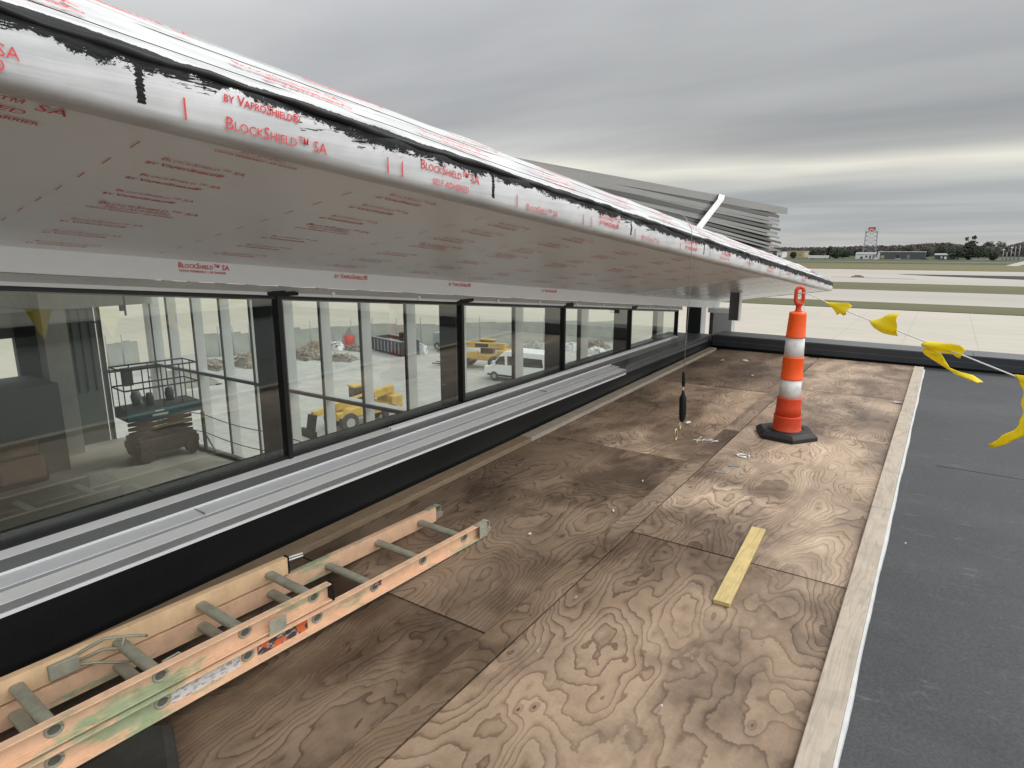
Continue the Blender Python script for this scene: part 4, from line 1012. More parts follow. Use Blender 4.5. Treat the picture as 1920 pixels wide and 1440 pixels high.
for i in range(len(path)-1): mb.f.append([i*2, i*2+1, i*2+3, i*2+2]); mb.m.append(0); mb.s.append(False)
o = mb.build('strap', 'strap', t); md = o.modifiers.new('thick', 'SOLIDIFY'); md.thickness = .004
MB().box(-2.55, -1.99, 9.0, 9.09, rz(9.0)-.01, rz(9.0)+.05).build('dunnage', 'pallet', t)

# ================================================================== HALL INTERIOR
t = thing('terminal_hall', 'concrete hall interior seen through the clerestory windows', 'building', (0, 0, 0))
MB().box(-19.42, XG-.22, -18, 9.02, HZ-.35, HZ).build('floor_slab', 'concrete', t)
mb = MB(); quadbox(mb, -19.9, XG-.21, -18, 9.9, 1.6+1.6, .78, 1.6+1.9, 1.0); mb.build('ceiling', 'ceil', t)
MB().box(XG-.22, XG-.12, -18, 9.45, HZ-6, ZS-.065).build('wall_below_windows', 'ceil', t)
MB().box(-3.05, -2.80, -6, 9.6, -10, -.06).build('facade_below_deck', 'wall_d', t)
MB().box(XG-.2, 6.4, -6.1, -6.0, -10, -.2).box(6.38, 6.42, -6, 9.6, -10, -.35).box(-2.7, 6.4, 9.62, 9.66, -10, -.35).build('lower_facade', 'wall_d', t)
MB().box(-19.9, XG-.2, -18.2, -18.0, HZ-6, 3.5).build('rear_wall', 'wall_d', t)
# partition with openings on the far side
mb = MB(); mb.box(-19.62, -19.43, 6.05, 7.93, HZ, .02).box(-19.62, -19.43, -18, 5.2, HZ, 3.2).box(-19.62, -19.43, 5.2, 6.5, -.62, 1.9)
mb.box(-19.62, -19.43, 5.2, 6.05, HZ, -2.3)
mb.build('partition_wall', 'wall_d', t)
MB().box(-19.6, -19.35, 5.0, 9.5, .02, 2.2).build('upper_beam', 'ceil', t)
MB().box(-19.2, -18.75, 6.45, 7.0, HZ, 1.4).build('concrete_column', 'conc_col', t)
MB().box(-19.4, -17.6, 3.9, 6.2, HZ, -1.6).build('service_core', 'wall_d', t)
mb = MB()
for i in range(4): mb.box(-19.42, -19.40, 7.1+.22*i, 7.13+.22*i, HZ+1.5, .0)
mb.bar((-19.41, 6.9, -.25), (-19.41, 7.95, -.40), .04, .04); mb.build('window_bars', 'fin_d', t)
# curtain wall
t = thing('curtain_wall', 'curtain wall of tall pale fins at the far end of the hall', 'curtain wall', (0, 9.5, 0))
xs = [-19.5]+[-18.55+1.345*i for i in range(0, 12)]
for i, x in enumerate(xs):
    if x > -3.4: continue
    MB().box(x, x+.055, -.02, .24, -9.7, 1.0).build('fin', 'fin', t)
    MB().box(x-.012, x+.056, -.05, -.021, -9.7, 1.0).build('fin_edge', 'fin_d', t)
zT = -1.84
MB().box(-19.5, -3.2, -.035, .12, zT-.035, zT+.035).build('transom', 'fin_d', t); MB().box(-19.5, -3.2, .0, .23, zT+.036, zT+.05).build('transom_cap', 'fin', t)
MB().box(-19.52, -3.2, -.03, .22, -9.75, -9.3).build('base_rail', 'fin_d', t)
t = thing('side_curtain_wall', 'short run of curtain wall turning the far left corner of the hall', 'curtain wall', (-19.5, 0, 0))
for y, w in ((8.02, .16), (8.52, .03), (9.1, .03)): 
    if w > .1: MB().box(-.10, .06, y, y+w*.5, -9.7, 1.0).build('corner_post', 'fin_d', t)
MB().box(-.2, .04, 9.38, 9.44, -9.7, 1.0).build('fin', 'fin', t)
MB().box(-.05, .05, 8.0, 9.45, zT-.04, zT+.04).build('transom', 'fin_d', t); MB().box(-.2, .04, 8.0, 9.45, zT+.041, zT+.055).build('transom_cap', 'fin', t)
# hanging conduit with junction box
q = at_x(237, 600, -16)
t = thing('hanging_conduit', 'dark conduit with small junction box hanging from the hall ceiling', 'conduit', (q.x, q.y, 0))
MB().tube([(0, 0, 1.4), (0, 0, .05)], .025, 6).build('pipe', 'fin_d', t); MB().box(-.09, .0, -.09, -.02, .16, .30).build('junction_box', 'fin_d', t)
# cable guard rail
t = thing('cable_guard_rail', 'steel post and twin cables guarding the hall slab edge', 'guard rail', (0, 8.9, HZ))
for x in (-19.3, -16.15, -12.9, -9.6): 
    MB().box(x-.035, x+.035, -.035, .035, 0, 1.12).build('post', 'fin_d', t)
MB().bar((-16.15, 0, .55), (-15.6, 0, .0), .03, .03).build('brace', 'fin_d', t)
for z in (1.05, .55):
    mb = MB(); X = [-19.3, -16.15, -12.9, -9.6, -6.3]
    for a, b in zip(X, X[1:]): mb.tube([(a+(b-a)*k/6, 0, z-.08*math.sin(math.pi*k/6)) for k in range(7)], .012, 5)
    mb.build('cable', 'fin_d', t)
MB().box(-19.42, -3.5, -.02, .11, .001, .09).build('toe_board', 'wall_d', t)
# scissor lift
base = on_ground(308, 852, HZ)
t = thing('scissor_lift', 'blue green scissor lift with guard rails parked on the hall floor', 'scissor lift', (base.x, base.y, HZ), (0, 0, R(-6)))
L_, W_ = 1.25, .62; t.scale = (.74, .72, .98)
MB().box(-.62, .62, -L_*.8, L_*.8, .22, .62).box(-.55, .55, -L_*.88, L_*.88, .30, .5).build('chassis', 'grime', t, bevel=.03)
for sx in (-1, 1):
    for sy in (-1, 1): MB().tube([(sx*.50, sy*.78, .24), (sx*.66, sy*.78, .24)], .24, 14).build('wheel', 'grime', t)
mb = MB()
for i in range(4):
    z = .66+i*.13
    for sx in (-.4, .4): mb.bar((sx, -.95, z), (sx, .95, z+.11), .06, .06); mb.bar((sx, .95, z), (sx, -.95, z+.11), .06, .06)
mb.build('scissor_arms', 'grime', t)
MB().box(-.60, .60, -L_, L_, 1.16, 1.44).build('platform', 'teal', t, bevel=.01)
MB().box(-.57, .57, -L_+.03, L_-.03, 1.441, 1.45).build('platform_deck', 'grime', t)
mb = MB(); zR = 2.5
cor = [(-.58, -L_), (.58, -L_), (.58, L_), (-.58, L_)]
for i in range(4):
    a, b = cor[i], cor[(i+1) % 4]
    for z in (zR, 1.98): mb.tube([(a[0], a[1], z), (b[0], b[1], z)], .022, 6)
    nseg = 2 if i % 2 == 0 else 4
    for k in range(nseg): f_ = k/nseg; mb.tube([(a[0]+(b[0]-a[0])*f_, a[1]+(b[1]-a[1])*f_, 1.44), (a[0]+(b[0]-a[0])*f_, a[1]+(b[1]-a[1])*f_, zR)], .022, 6)
mb.build('guard_rail', 'fin_d', t)
MB().box(.3, .56, -L_+.05, -L_+.35, 2.1, 2.55).build('control_box', 'fin_d', t, bevel=.02)
mb = MB(); mb.box(.602, .606, -.35, -.05, 1.33, 1.37); mb.box(.602, .606, -.45, .08, 1.22, 1.28)
mb.build('lettering', 'lettr_w', t, fix=False)
for (a, b, c_, s1, m_, nm) in ((-.2, .5, 1.6, .16, 'fin_d', 'tool_bag'), (.1, -.3, 1.58, .14, 'grime', 'tool_bag'), (-.3, -.6, 1.62, .18, 'tarp_g', 'bucket')):
    MB().lathe([(s1*.8, -.15), (s1, .05), (s1*.7, .2)], (a, b, c_), 10).build(nm, m_, t)
# made-up brown shape standing in for the ladder's orange reflection in the glass
q = on_ground(30, 905, HZ)
t = thing('reflection_stand_in', 'low brown machine shape standing in for the ladder reflection at the left edge', 'machine', (q.x, q.y, HZ))
MB().box(-.6, .6, -.45, .45, .15, .7).build('body', 'brick', t, bevel=.05); MB().box(-.5, .5, -.4, .4, .71, 1.05).build('hood', 'pallet', t, bevel=.05)
for sx in (-.4, .4): MB().tube([(sx, -.5, .16), (sx, .5, .16)], .16, 12).build('wheel', 'tyre', t)

# ================================================================== CONSTRUCTION YARD
def wheel(t, c, r, w, axis='y', m='tyre'):
    d = Vector((0, w/2, 0)) if axis == 'y' else Vector((w/2, 0, 0)); c = Vector(c)
    o = MB().tube([c-d, c-d*.8, c+d*.8, c+d], [r*.9, r, r, r*.9], 20).build('wheel', m, t)
    MB().tube([c-d*1.04, c+d*1.04], r*.5, 12).build('hub', 'hub', o)
# white passenger van, front towards -X
fr = gpt(918, 712)
t = thing('van', 'white passenger van with dark side windows parked in the yard', 'van', (fr.x-.3, fr.y+.6, GZ+.1), (0, 0, R(2)))
t.scale = (1.1, 1.1, 1.1)
side = [(0, .45), (0, .95), (.25, 1.12), (.75, 1.25), (1.45, 2.05), (1.9, 2.38), (2.4, 2.5), (5.7, 2.5), (5.95, 2.3), (5.98, .5), (5.4, .35), (.3, .35)]
MB().prism(side, -1.0, 1.0, 'y').build('body', 'whitepaint', t, bevel=.07)
MB().prism([(.95, 1.32), (1.5, 1.98), (1.98, 2.06), (2.02, 1.36)], -1.015, 1.015, 'y').build('front_side_window', 'dglass', t)
MB().prism([(2.25, 1.38), (2.25, 2.08), (5.35, 2.08), (5.45, 1.45), (4.0, 1.38)], -1.015, 1.015, 'y').build('side_window', 'dglass', t)
MB().add([(.80, -.88, 1.30), (.80, .88, 1.30), (1.50, .85, 2.12), (1.50, -.85, 2.12), (.74, -.88, 1.33), (.74, .88, 1.33), (1.44, .85, 2.15), (1.44, -.85, 2.15)], BF).build('windscreen', 'dglass', t)
MB().box(-.03, .02, -.8, .8, .5, .85).box(.35, 5.3, -1.02, -1.0, .42, .56).build('lower_trim', 'blackp', t)
for x in (1.0, 4.7): wheel(t, (x, -.9, .38), .38, .26); wheel(t, (x, .9, .38), .38, .26)
for s in (-.72, .72): MB().box(-.02, .3, s-.14, s+.14, .92, 1.1).build('headlight', 'lettr_w', t, bevel=.03)
for s in (-1.15, 1.15): MB().box(1.0, 1.15, s-.1, s+.1, 1.35, 1.65).build('mirror', 'whitepaint', t)
# yellow telehandler in the near yard
def telehandler(label, loc, rz, boom_len, up, scl=1.0):
    t = thing('telehandler', label, 'telehandler', loc, (0, 0, rz)); t.scale = (scl,)*3
    MB().box(-2.2, 2.3, -.75, .75, .75, 1.25).box(-2.6, -1.7, -.9, .9, .9, 1.75).build('chassis', 'catyel', t, bevel=.08)
    MB().prism([(.2, .9), (.2, 1.6), (1.6, 1.45), (2.2, .95)], .35, 1.05, 'y').build('engine_hood', 'catyel', t, bevel=.06)
    c = MB().box(-.9, .35, -1.05, -.3, 1.0, 2.45).build('cab', 'dglass', t, bevel=.06)
    MB().box(-.95, .4, -1.08, -.27, 2.45, 2.55).build('cab_roof', 'catyel', c)
    a = Vector((-2.3, .12, 2.1)); b = Vector((boom_len, .12, 2.1+up))
    MB().bar(a, a+(b-a)*.75, .42, .48).build('boom', 'catyel', t, bevel=.02)
    MB().bar(a+(b-a)*.7, b, .32, .36).build('inner_boom', 'catyel', t, bevel=.02)
    MB().bar(b, b+Vector((.25, 0, -1.3)), .6, .3).box(b.x+.2, b.x+.45, -.7, .9, b.z-1.9, b.z-.9).build('carriage', 'blackp', t)
    for s in (-.3, .55): MB().box(b.x+.4, b.x+1.5, s, s+.12, b.z-1.9, b.z-1.82).build('fork', 'blackp', t)
    for x in (-1.55, 1.6):
        for y in (-.95, .95): wheel(t, (x, y, .62), .62, .42)
    mb = MB(); d = (b-a).normalized(); n_ = d.cross(Vector((0, 1, 0)))
    mb.bar(a+d*1.6+Vector((0, .214, 0)), a+d*2.9+Vector((0, .214, 0)), .01, .32, up=(0, 0, 1)); mb.build('decal_panel', 'blackp', t)
    return t
p = gpt(655, 806); telehandler('yellow telehandler just outside the curtain wall, boom sloping left', (p.x, p.y+1.2, GZ+.1), R(-100), 3.6, -.75, 1.0)
p = gpt(905, 690); telehandler('yellow telehandler parked beyond the white van', (p.x, p.y, GZ+.1), R(195), 3.4, -.05, 1.05)
# roll-off dumpster
p = gpt(728, 664)
t = thing('dumpster', 'open black roll-off dumpster standing in the yard', 'dumpster', (p.x, p.y+1, GZ+.1), (0, 0, R(-14)))
L_, w_, h_ = 3.2, 1.2, 1.55
mb = MB(); mb.box(-L_, L_, -w_, w_, .15, .25); mb.box(-L_, L_, -w_, -w_+.08, .25, h_); mb.box(-L_, L_, w_-.08, w_, .25, h_); mb.box(-L_, -L_+.08, -w_+.081, w_-.081, .25, h_); mb.box(L_-.08, L_, -w_+.081, w_-.081, .25, h_)
mb.build('container', 'darksteel', t)
mb = MB()
for i in range(9): x = -L_+.3+i*(2*L_-.6)/8; mb.box(x-.06, x+.06, -w_-.08, -w_-.002, .25, h_-.1)
mb.box(-L_-.05, L_+.05, -w_-.09, -w_+.1, h_+.002, h_+.1).box(-L_-.05, L_+.05, w_-.1, w_+.05, h_+.002, h_+.1); mb.build('rib', 'greysteel', t)
MB().box(-L_+.2, L_-.2, -w_+.12, w_-.12, .6, 1.2).build('load', 'rubble', t)
MB().box(1.6, 2.4, -.4, .3, 1.5, 2.4).build('drum', 'blackp', t, bevel=.1)

def heap(name, label, cat, px, py, wpx, hpx, m, n=40, flat=.5, seed=0, group=None, m2=None, dy=1.3):
    rnd = random.Random(seed); p = gpt(px, py); d = (p-EYE).length; mpp = d/1212
    W_ = wpx*mpp/2; H_ = hpx*mpp
    t = thing(name, label, cat, (p.x, p.y, GZ+.08), (0, 0, R(rnd.uniform(-20, 20))), group=group)
    nx, ny = 14, 9; mb = MB()
    hs = [[0]*(ny+1) for _ in range(nx+1)]
    for i in range(nx+1):
        for j in range(ny+1):
            a, b = i/nx*2-1, j/ny*2-1; r = max(0, 1-(a*a)**1.3-(b*b)**1.3)
            hs[i][j] = H_*(r**flat)*rnd.uniform(.55, 1.05) if r > 0 else 0
            mb.v.append((a*W_+rnd.uniform(-.1, .1), b*W_*.55*dy/1.3+rnd.uniform(-.1, .1), hs[i][j]))
    for i in range(nx):
        for j in range(ny): q = i*(ny+1)+j; mb.f.append([q, q+ny+1, q+ny+2, q+1]); mb.m.append(0); mb.s.append(False)
    mb.build('heap', m, t)
    if n:
        mb = MB()
        for k in range(n):
            a, b = rnd.uniform(-.9, .9), rnd.uniform(-.9, .6); z = H_*rnd.uniform(.1, .9)*(1-a*a*.6); ln = rnd.uniform(.3, 1.4)
            an = rnd.uniform(0, 3.1); u = Vector((math.cos(an), math.sin(an), rnd.uniform(-.3, .3)))*ln/2; c = Vector((a*W_, b*W_*.5, z))
            mb.bar(c-u, c+u, rnd.uniform(.05, .25), rnd.uniform(.03, .12))
        mb.build('loose_pieces', m2 or 'pallet', t)
    return t
GP = 'heaps of material along the yard fence'
heap('debris_heap', 'heap of broken timber and white plastic at the left of the yard', 'heap', 575, 672, 70, 20, 'rubble', 60, .5, 1, GP)
heap('debris_heap', 'low heap of pallets and planks before the black dumpster', 'heap', 635, 676, 70, 12, 'rubble', 70, .5, 2, GP)
heap('sheeted_pile', 'white sheeted pile left of the black dumpster', 'heap', 632, 656, 36, 15, 'tarp', 6, .35, 3, GP)
heap('debris_heap', 'brown timber heap against the fence at the yard left corner', 'heap', 590, 662, 40, 22, 'pallet', 30, .4, 4, GP)
heap('sheeted_pile', 'white sheeted bundle right of the black dumpster', 'heap', 790, 664, 26, 20, 'tarp', 10, .3, 5, GP)
heap('sheeted_pile', 'grey sheeted pile behind the white van', 'heap', 998, 662, 60, 22, 'tarp_g', 10, .35, 6, GP)
heap('sheeted_pile', 'long white wrapped stack right of the van', 'heap', 1072, 658, 34, 16, 'tarp', 3, .25, 7, GP)
heap('sheeted_pile', 'low white wrapped stack at the right end of the yard', 'heap', 1120, 664, 36, 13, 'tarp', 3, .25, 8, GP)
heap('debris_heap', 'earth heap behind the low white stack', 'heap', 1115, 652, 60, 14, 'rubble', 10, .6, 9, GP)
heap('debris_heap', 'tan heap with steel bars at the left beyond the scissor lift', 'heap', 402, 692, 60, 18, 'rubble', 20, .5, 10, GP)
heap('debris_heap', 'dark heap of scrap and boards behind the fins left of the first mullion', 'heap', 466, 688, 56, 26, 'pallet', 50, .45, 11, GP, 'greysteel')
heap('debris_heap', 'flat lumber heap in front of the fence between dumpster and sheeted pile', 'heap', 668, 658, 44, 12, 'rubble', 40, .5, 12, GP)
heap('debris_heap', 'mixed scrap heap right of the white sheeted bundle', 'heap', 838, 662, 40, 14, 'rubble', 30, .5, 13, GP, 'greysteel')
heap('earth_bank', 'brown earth bank below the scissor lift rails', 'heap', 345, 715, 150, 16, 'rubble', 0, .6, 14)
heap('debris_heap', 'orange plank heap just behind the van roof', 'heap', 955, 656, 50, 12, 'pallet', 40, .5, 15, GP)
# small box machine with white panels in the middle
p = gpt(818, 660)
t = thing('light_tower', 'grey wheeled light tower with white panel boxes in the yard', 'light tower', (p.x, p.y+2, GZ+.1), (0, 0, R(10)))
MB().box(-1.5, 1.5, -.7, .7, .5, 1.9).build('housing', 'tarp_g', t, bevel=.05)
MB().box(-.12, .12, -.12, .12, 1.9, 7.2).build('mast', 'greysteel', t)
for (a, b) in ((-.9, 5.7), (.15, 5.2), (-.6, 4.6), (.3, 6.2)): MB().box(a, a+.9, -.35, -.15, b, b+.6).build('lamp_box', 'whitewall', t, bevel=.03)
for s in (-.9, .9): wheel(t, (s, -.8, .4), .4, .2)
# wooden cable reels / barrels / red can
p = gpt(655, 652); t = thing('fuel_can', 'small red tank near the fence behind the lumber', 'tank', (p.x, p.y, GZ+.1))
MB().lathe([(.7, 0), (.75, .3), (.75, 1.3), (.3, 1.7), (.15, 2.1)], n=14).build('tank', 'redp', t); MB().tube([(0, 0, 2.05), (.5, 0, 2.3)], .08, 6).build('spout', 'blackp', t)
p = gpt(610, 655); 
# fence with wind screen
def fence(label, pts, h, gname='fence', posts=5, top=None):
    P = [gpt(*q) for q in pts]; t = thing('screened_fence', label, 'fence', (P[0].x, P[0].y, GZ+.05)); o = P[0]
    for a, b in zip(P, P[1:]):
        a0, b0 = Vector((a.x-o.x, a.y-o.y, 0)), Vector((b.x-o.x, b.y-o.y, 0)); n_ = 4; mb = MB(); posts = 2
        for k in range(n_):
            s0, s1 = a0+(b0-a0)*k/n_, a0+(b0-a0)*(k+1)/n_; hh = h*random.uniform(.93, 1.03)
            mb.add([s0, s1, s1+Vector((0, 0, hh)), s0+Vector((0, 0, hh*random.uniform(.97, 1.02)))], [(0, 1, 2, 3)])
        mb.build('screen', 'fence', t, fix=False)
        for k in range(posts): s0 = a0+(b0-a0)*k/posts; MB().tube([s0, s0+Vector((0, 0, h*1.25))], .06, 5).build('post', 'greysteel', t)
    return t
fence('long wind screened fence closing the back of the yard', [(548, 662), (620, 655), (700, 651), (790, 650), (900, 647), (1020, 644), (1180, 641)], 2.7)
fence('short screened fence panel in the left glass bay beyond the lift', [(205, 690), (263, 684)], 2.5)
fence('grey screened fence behind the scrap left of the first mullion', [(385, 672), (440, 668), (500, 663)], 2.6)

# ================================================================== LADDER
t = thing('extension_ladder', 'orange fibreglass extension ladder smeared with green paint lying on the plywood', 'ladder')
t.location = (-1.926-.0, 2.60, SL*2.6+.004); t.rotation_euler = (R(-.45), 0, R(-1.9))
RH = .082
def rail(name, m, x, out, y0, y1, z0, h=RH, w=.028):
    mb = MB(); th = .005; s = out
    mb.box(min(x, x+s*-th), max(x, x+s*-th), y0, y1, z0, z0+h)                               # web
    for za in (z0, z0+h-.006): mb.box(min(x+s*.0005, x+s*w), max(x+s*.0005, x+s*w), y0, y1, za, za+.006)
    return mb.build(name, m, t, bevel=.0012)
WB = .385
rR = rail('side_rail', 'ladder', -.028, 1, -3.9, -.045, .0); rL = rail('side_rail', 'ladder', -.028-.33, -1, -3.9, -.045, .0)
FZ = .092; fx = -.012
fR = rail('fly_rail', 'ladder', -.040, 1, -3.9, -1.045, FZ, .078); fL = rail('fly_rail', 'ladder_y', -.040-.318, -1, -3.9, -1.02, FZ, .078)
def rung(y, z, xa, xb, own):
    mb = MB(); pts = []
    P = [(.022*math.cos(a), .018*math.sin(a)) for a in [2*math.pi*k/12 for k in range(12)]]
    P = [(a, min(b, .013)) for a, b in P]
    vs = [(xa, y+a, z+b) for a, b in P]+[(xb, y+a, z+b) for a, b in P]; n = 12
    mb.add(vs, [[i, (i+1) % n, (i+1) % n+n, i+n] for i in range(n)], 0, True)
    for sgn, xe in ((-1, xa), (1, xb)):      # flared ring at the rail
        ring = [(xe+sgn*.001, y+.022*math.cos(q), z+.019*math.sin(q)) for q in [2*math.pi*k/14 for k in range(15)]]
        mb.tube(ring, .0052, 6)
    o = mb.build('rung', 'rung', t, fix=False)
    MB().tube([(xb-.004, y, z), (xb+.0008, y, z)], .0165, 14).build('rung_hollow', 'hollow', o)
for k in range(13): rung(-.18-.305*k*1.02, .042, -.358, -.028, 0)
for k in range(9): rung(-1.115-.306*k-.0, FZ+.040, -.358, -.040, 1)
# end shoes of the base section
for s, x in ((1, -.028), (-1, -.358)):
    o = MB().box(min(x, x+s*.031), max(x, x+s*.031), -.10, -.040, RH+.001, RH+.005).box(x+s*.0285 if s > 0 else x-.031, x+.031 if s > 0 else x-.0285, -.085, -.02, .004, RH).build('end_shoe', 'alu_d' if 0 else 'rung', t, bevel=.001)
    mb = MB(); ring = [(x+s*.015, -.022+.026*math.cos(a), .062+.026*math.sin(a)) for a in [R(-80)+R(220)*k/9 for k in range(10)]]
    for xx in (-.012, -.004, .004, .012): mb.tube([(p[0]+xx, p[1], p[2]) for p in ring], .0035, 5)
    mb.build('end_loop', 'rung', o)
    MB().prism([(-.045, .0), (.012, .012), (.026, .035), (-.01, .052), (-.045, .05)], min(x, x+s*.026)+.001, max(x, x+s*.026), 'x').build('end_pad', 'pallet', o, bevel=.003)
# black end caps and guide rods of the fly section
for x, ye, s in ((-.358, -1.02, -1), (-.040, -1.045, 1)):
    o = MB().box(min(x, x+s*.03)-.001, max(x, x+s*.03)+.001, ye+.0005, ye+.012, FZ-.002, FZ+.080).build('end_cap', 'blackp', t, bevel=.002)
mb = MB()
for d in (0, .012): mb.tube([(-.366-d*.2, -1.01, FZ+.058+d), (-.366-d*.2, -.93, FZ+.050+d)], .0035, 6)
mb.build('guide_rod', 'alu_w', t)
# guide bracket on the right fly rail
MB().prism([(-1.345, FZ-.02), (-1.27, FZ-.02), (-1.262, FZ+.045), (-1.335, FZ+.052)], -.0115, -.008, 'x').build('guide_bracket', 'rung', t, bevel=.002)
# spring rung lock on the left rail
yl = -1.115-.306*2
for (P, r) in (([(-.352, yl-.17, FZ+.055), (-.335, yl-.05, FZ+.085), (-.30, yl+.01, FZ+.078), (-.285, yl+.06, FZ+.06), (-.30, yl+.075, FZ+.045)], .0055),
               ([(-.350, yl-.15, FZ+.03), (-.32, yl-.09, FZ+.02), (-.30, yl-.02, FZ-.01), (-.29, yl+.02, FZ-.02)], .0055),
               ([(-.352, yl-.15, FZ+.035), (-.33, yl-.06, FZ+.05), (-.305, yl-.01, FZ+.04), (-.30, yl+.0, FZ+.078)], .0055),
               ([(-.06, yl+.02, FZ+.070), (-.075, yl+.08, FZ+.065), (-.052, yl+.10, FZ+.045)], .0045)):
    MB().tube(P, r, 6).build('rung_lock_wire', 'rung', t)
MB().box(-.3575, -.335, yl-.22, yl-.13, FZ+.012, FZ+.066).build('lock_plate', 'rung', t, bevel=.003)
# worn labels on the outer web of the base rail
MB().box(-.0279, -.0271, -1.705, -1.455, .014, .068).build('white_label', 'stick_w', t)
MB().box(-.0279, -.0271, -1.385, -1.16, .014, .068).build('warning_label', 'stick_b', t)
MB().box(-.0279, -.0271, -.80, -.76, .03, .066).build('small_label', 'stick_b', t)

# ================================================================== DELINEATORS
def hexbase(mb, r, h, seed=0, sx=1.0):
    a0 = R(28)
    vs = []
    for (rr, z) in ((r, 0), (r, h*.55), (r*.86, h), ):
        for k in range(6):
            a = a0+k*math.pi/3; vs.append((rr*math.cos(a)*sx, rr*math.sin(a), z))
    fs = [[0, 1, 2, 3, 4, 5][::-1], [12, 13, 14, 15, 16, 17]]
    for l in (0, 6):
        for k in range(6): fs.append([l+k, l+(k+1) % 6, l+6+(k+1) % 6, l+6+k])
    mb.add(vs, fs)
P0 = Vector((-.945, 5.34, SL*5.34+.001))
t = thing('delineator_post', 'orange looped delineator post with two white bands on a black base', 'traffic post', P0, (AX, 0, 0))
mb = MB(); hexbase(mb, .245, .058); o = mb.build('rubber_base', 'rubber', t, bevel=.006)
mb = MB(); mb.tube([(.135*math.cos(a), .135*math.sin(a), .058) for a in [2*math.pi*k/24 for k in range(25)]], .006, 6); mb.build('base_collar', 'rubber', o)
def seg(name, prof, m): return MB().lathe(prof, n=32).build(name, m, t)
seg('lower_sleeve', [(.118, .05), (.108, .06), (.106, .10), (.104, .160), (.107, .168), (.104, .176)], 'orange_d')
seg('lower_tube', [(.098, .176), (.094, .25), (.0915, .312), (.094, .320), (.090, .326)], 'orange_d')
seg('white_band', [(.0835, .326), (.080, .40), (.078, .474)], 'refl')
seg('orange_tube', [(.0835, .474), (.085, .480), (.0815, .488), (.0785, .56), (.0765, .640), (.080, .648), (.077, .654)], 'orange')
seg('white_band', [(.0735, .654), (.071, .73), (.0685, .808)], 'refl')
seg('orange_tube', [(.073, .808), (.075, .814), (.071, .822), (.0665, .92), (.063, .985), (.064, .995), (.056, 1.005), (.03, 1.010)], 'orange')
seg('neck', [(.030, 1.008), (.022, 1.02), (.020, 1.05), (.030, 1.062), (.036, 1.075)], 'orange_d')
mb = MB(); pts = []
for k in range(21):
    a = math.pi*2*k/20; 
    pts.append((.028*math.cos(a), 0, 1.128+.030*math.sin(a)+(.036 if math.sin(a) > 0 else -.026)))
mb.tube(pts, .0145, 10, caps=False)
mb.build('handle_loop', 'orange_d', t); t.rotation_euler = (AX, 0, R(20))
# second base, under the ladder
o = MB(); hexbase(o, .25, .055); o = o.build('rubber_base', 'rubber', loc=(-1.93, .62, SL*.6+.001), rot=(AX, 0, R(9)), bevel=.006)
tag(o, 'black rubber hexagonal base lying under the near end of the ladder', 'base')
t.rotation_euler = (AX, 0, R(25))

# ------------------------------------------------------------------ bunting
TOPZ = P0.z+1.15
A = Vector((P0.x, P0.y, 0)); Bp = Vector((.60, 3.0, 0)); dv = (Bp-A); nrm = Vector((dv.y, -dv.x, 0)).normalized()
def on_rope(x, y):
    r = ray(x, y); s = (A-EYE).dot(nrm)/r.dot(nrm); return EYE+r*s
t = thing('bunting_line', 'white rope with yellow warning pennants tied to the delineator post', 'bunting')
rope = [on_rope(*q) for q in [(1494, 549), (1512, 550), (1530, 557), (1548, 566), (1592, 585), (1632, 601), (1690, 623), (1736, 641), (1800, 664), (1860, 688), (1905, 706), (1925, 714)]]
e = rope[-1]; d = (Vector((1.6, 1.5, 1.25))-e)
for k in range(1, 8): f_ = k/7; rope.append(e+d*f_+Vector((0, 0, -.12*math.sin(math.pi*f_))))
mb = MB(); mb.tube(rope, .0038, 6)
h = Vector((P0.x, P0.y, P0.z+1.13))
mb.tube([h+Vector((.03*math.cos(a), .03*math.sin(a)-.0, .01*math.sin(a*2))) for a in [k*.6 for k in range(12)]], .004, 6)
mb.tube([h+Vector((.03, 0, -.05)), h+Vector((.05, -.01, -.10)), h+Vector((.048, 0, -.15)), h+Vector((.058, 0, -.20))], .003, 5)
mb.build('rope', 'rope', t)
FL = [[[(815, 200), (818, 204)], [(840, 201), (845, 240)], [(870, 202), (857, 272)], [(900, 203), (890, 262)], [(925, 203), (912, 276)], [(942, 222), (935, 270)]],
      [[(1055, 303), (1057, 306)], [(1100, 288), (1085, 345)], [(1150, 270), (1130, 375)], [(1195, 261), (1170, 385)], [(1229, 262), (1205, 391)]],
      [[(1370, 418), (1368, 455)], [(1430, 424), (1425, 480)], [(1480, 429), (1476, 486)], [(1520, 434), (1515, 492)], [(1560, 442), (1545, 512)], [(1583, 470), (1568, 516)]],
      [[(1870, 605), (1955, 618)], [(1900, 640), (1962, 660)], [(1908, 700), (1966, 720)], [(1908, 760), (1968, 800)], [(1900, 840), (1966, 880)], [(1893, 885), (1960, 930)], [(1855, 922), (1900, 966)], [(1800, 955), (1840, 988)], [(1742, 998), (1741, 1020)]]]
TAIL = [[(1368, 450), (1366, 495)], [(1425, 474), (1400, 520)], [(1470, 487), (1440, 548)], [(1482, 530), (1490, 578)], [(1510, 568), (1540, 606)], [(1560, 592), (1590, 622)], [(1620, 610), (1640, 642)], [(1687, 650), (1682, 656)]]
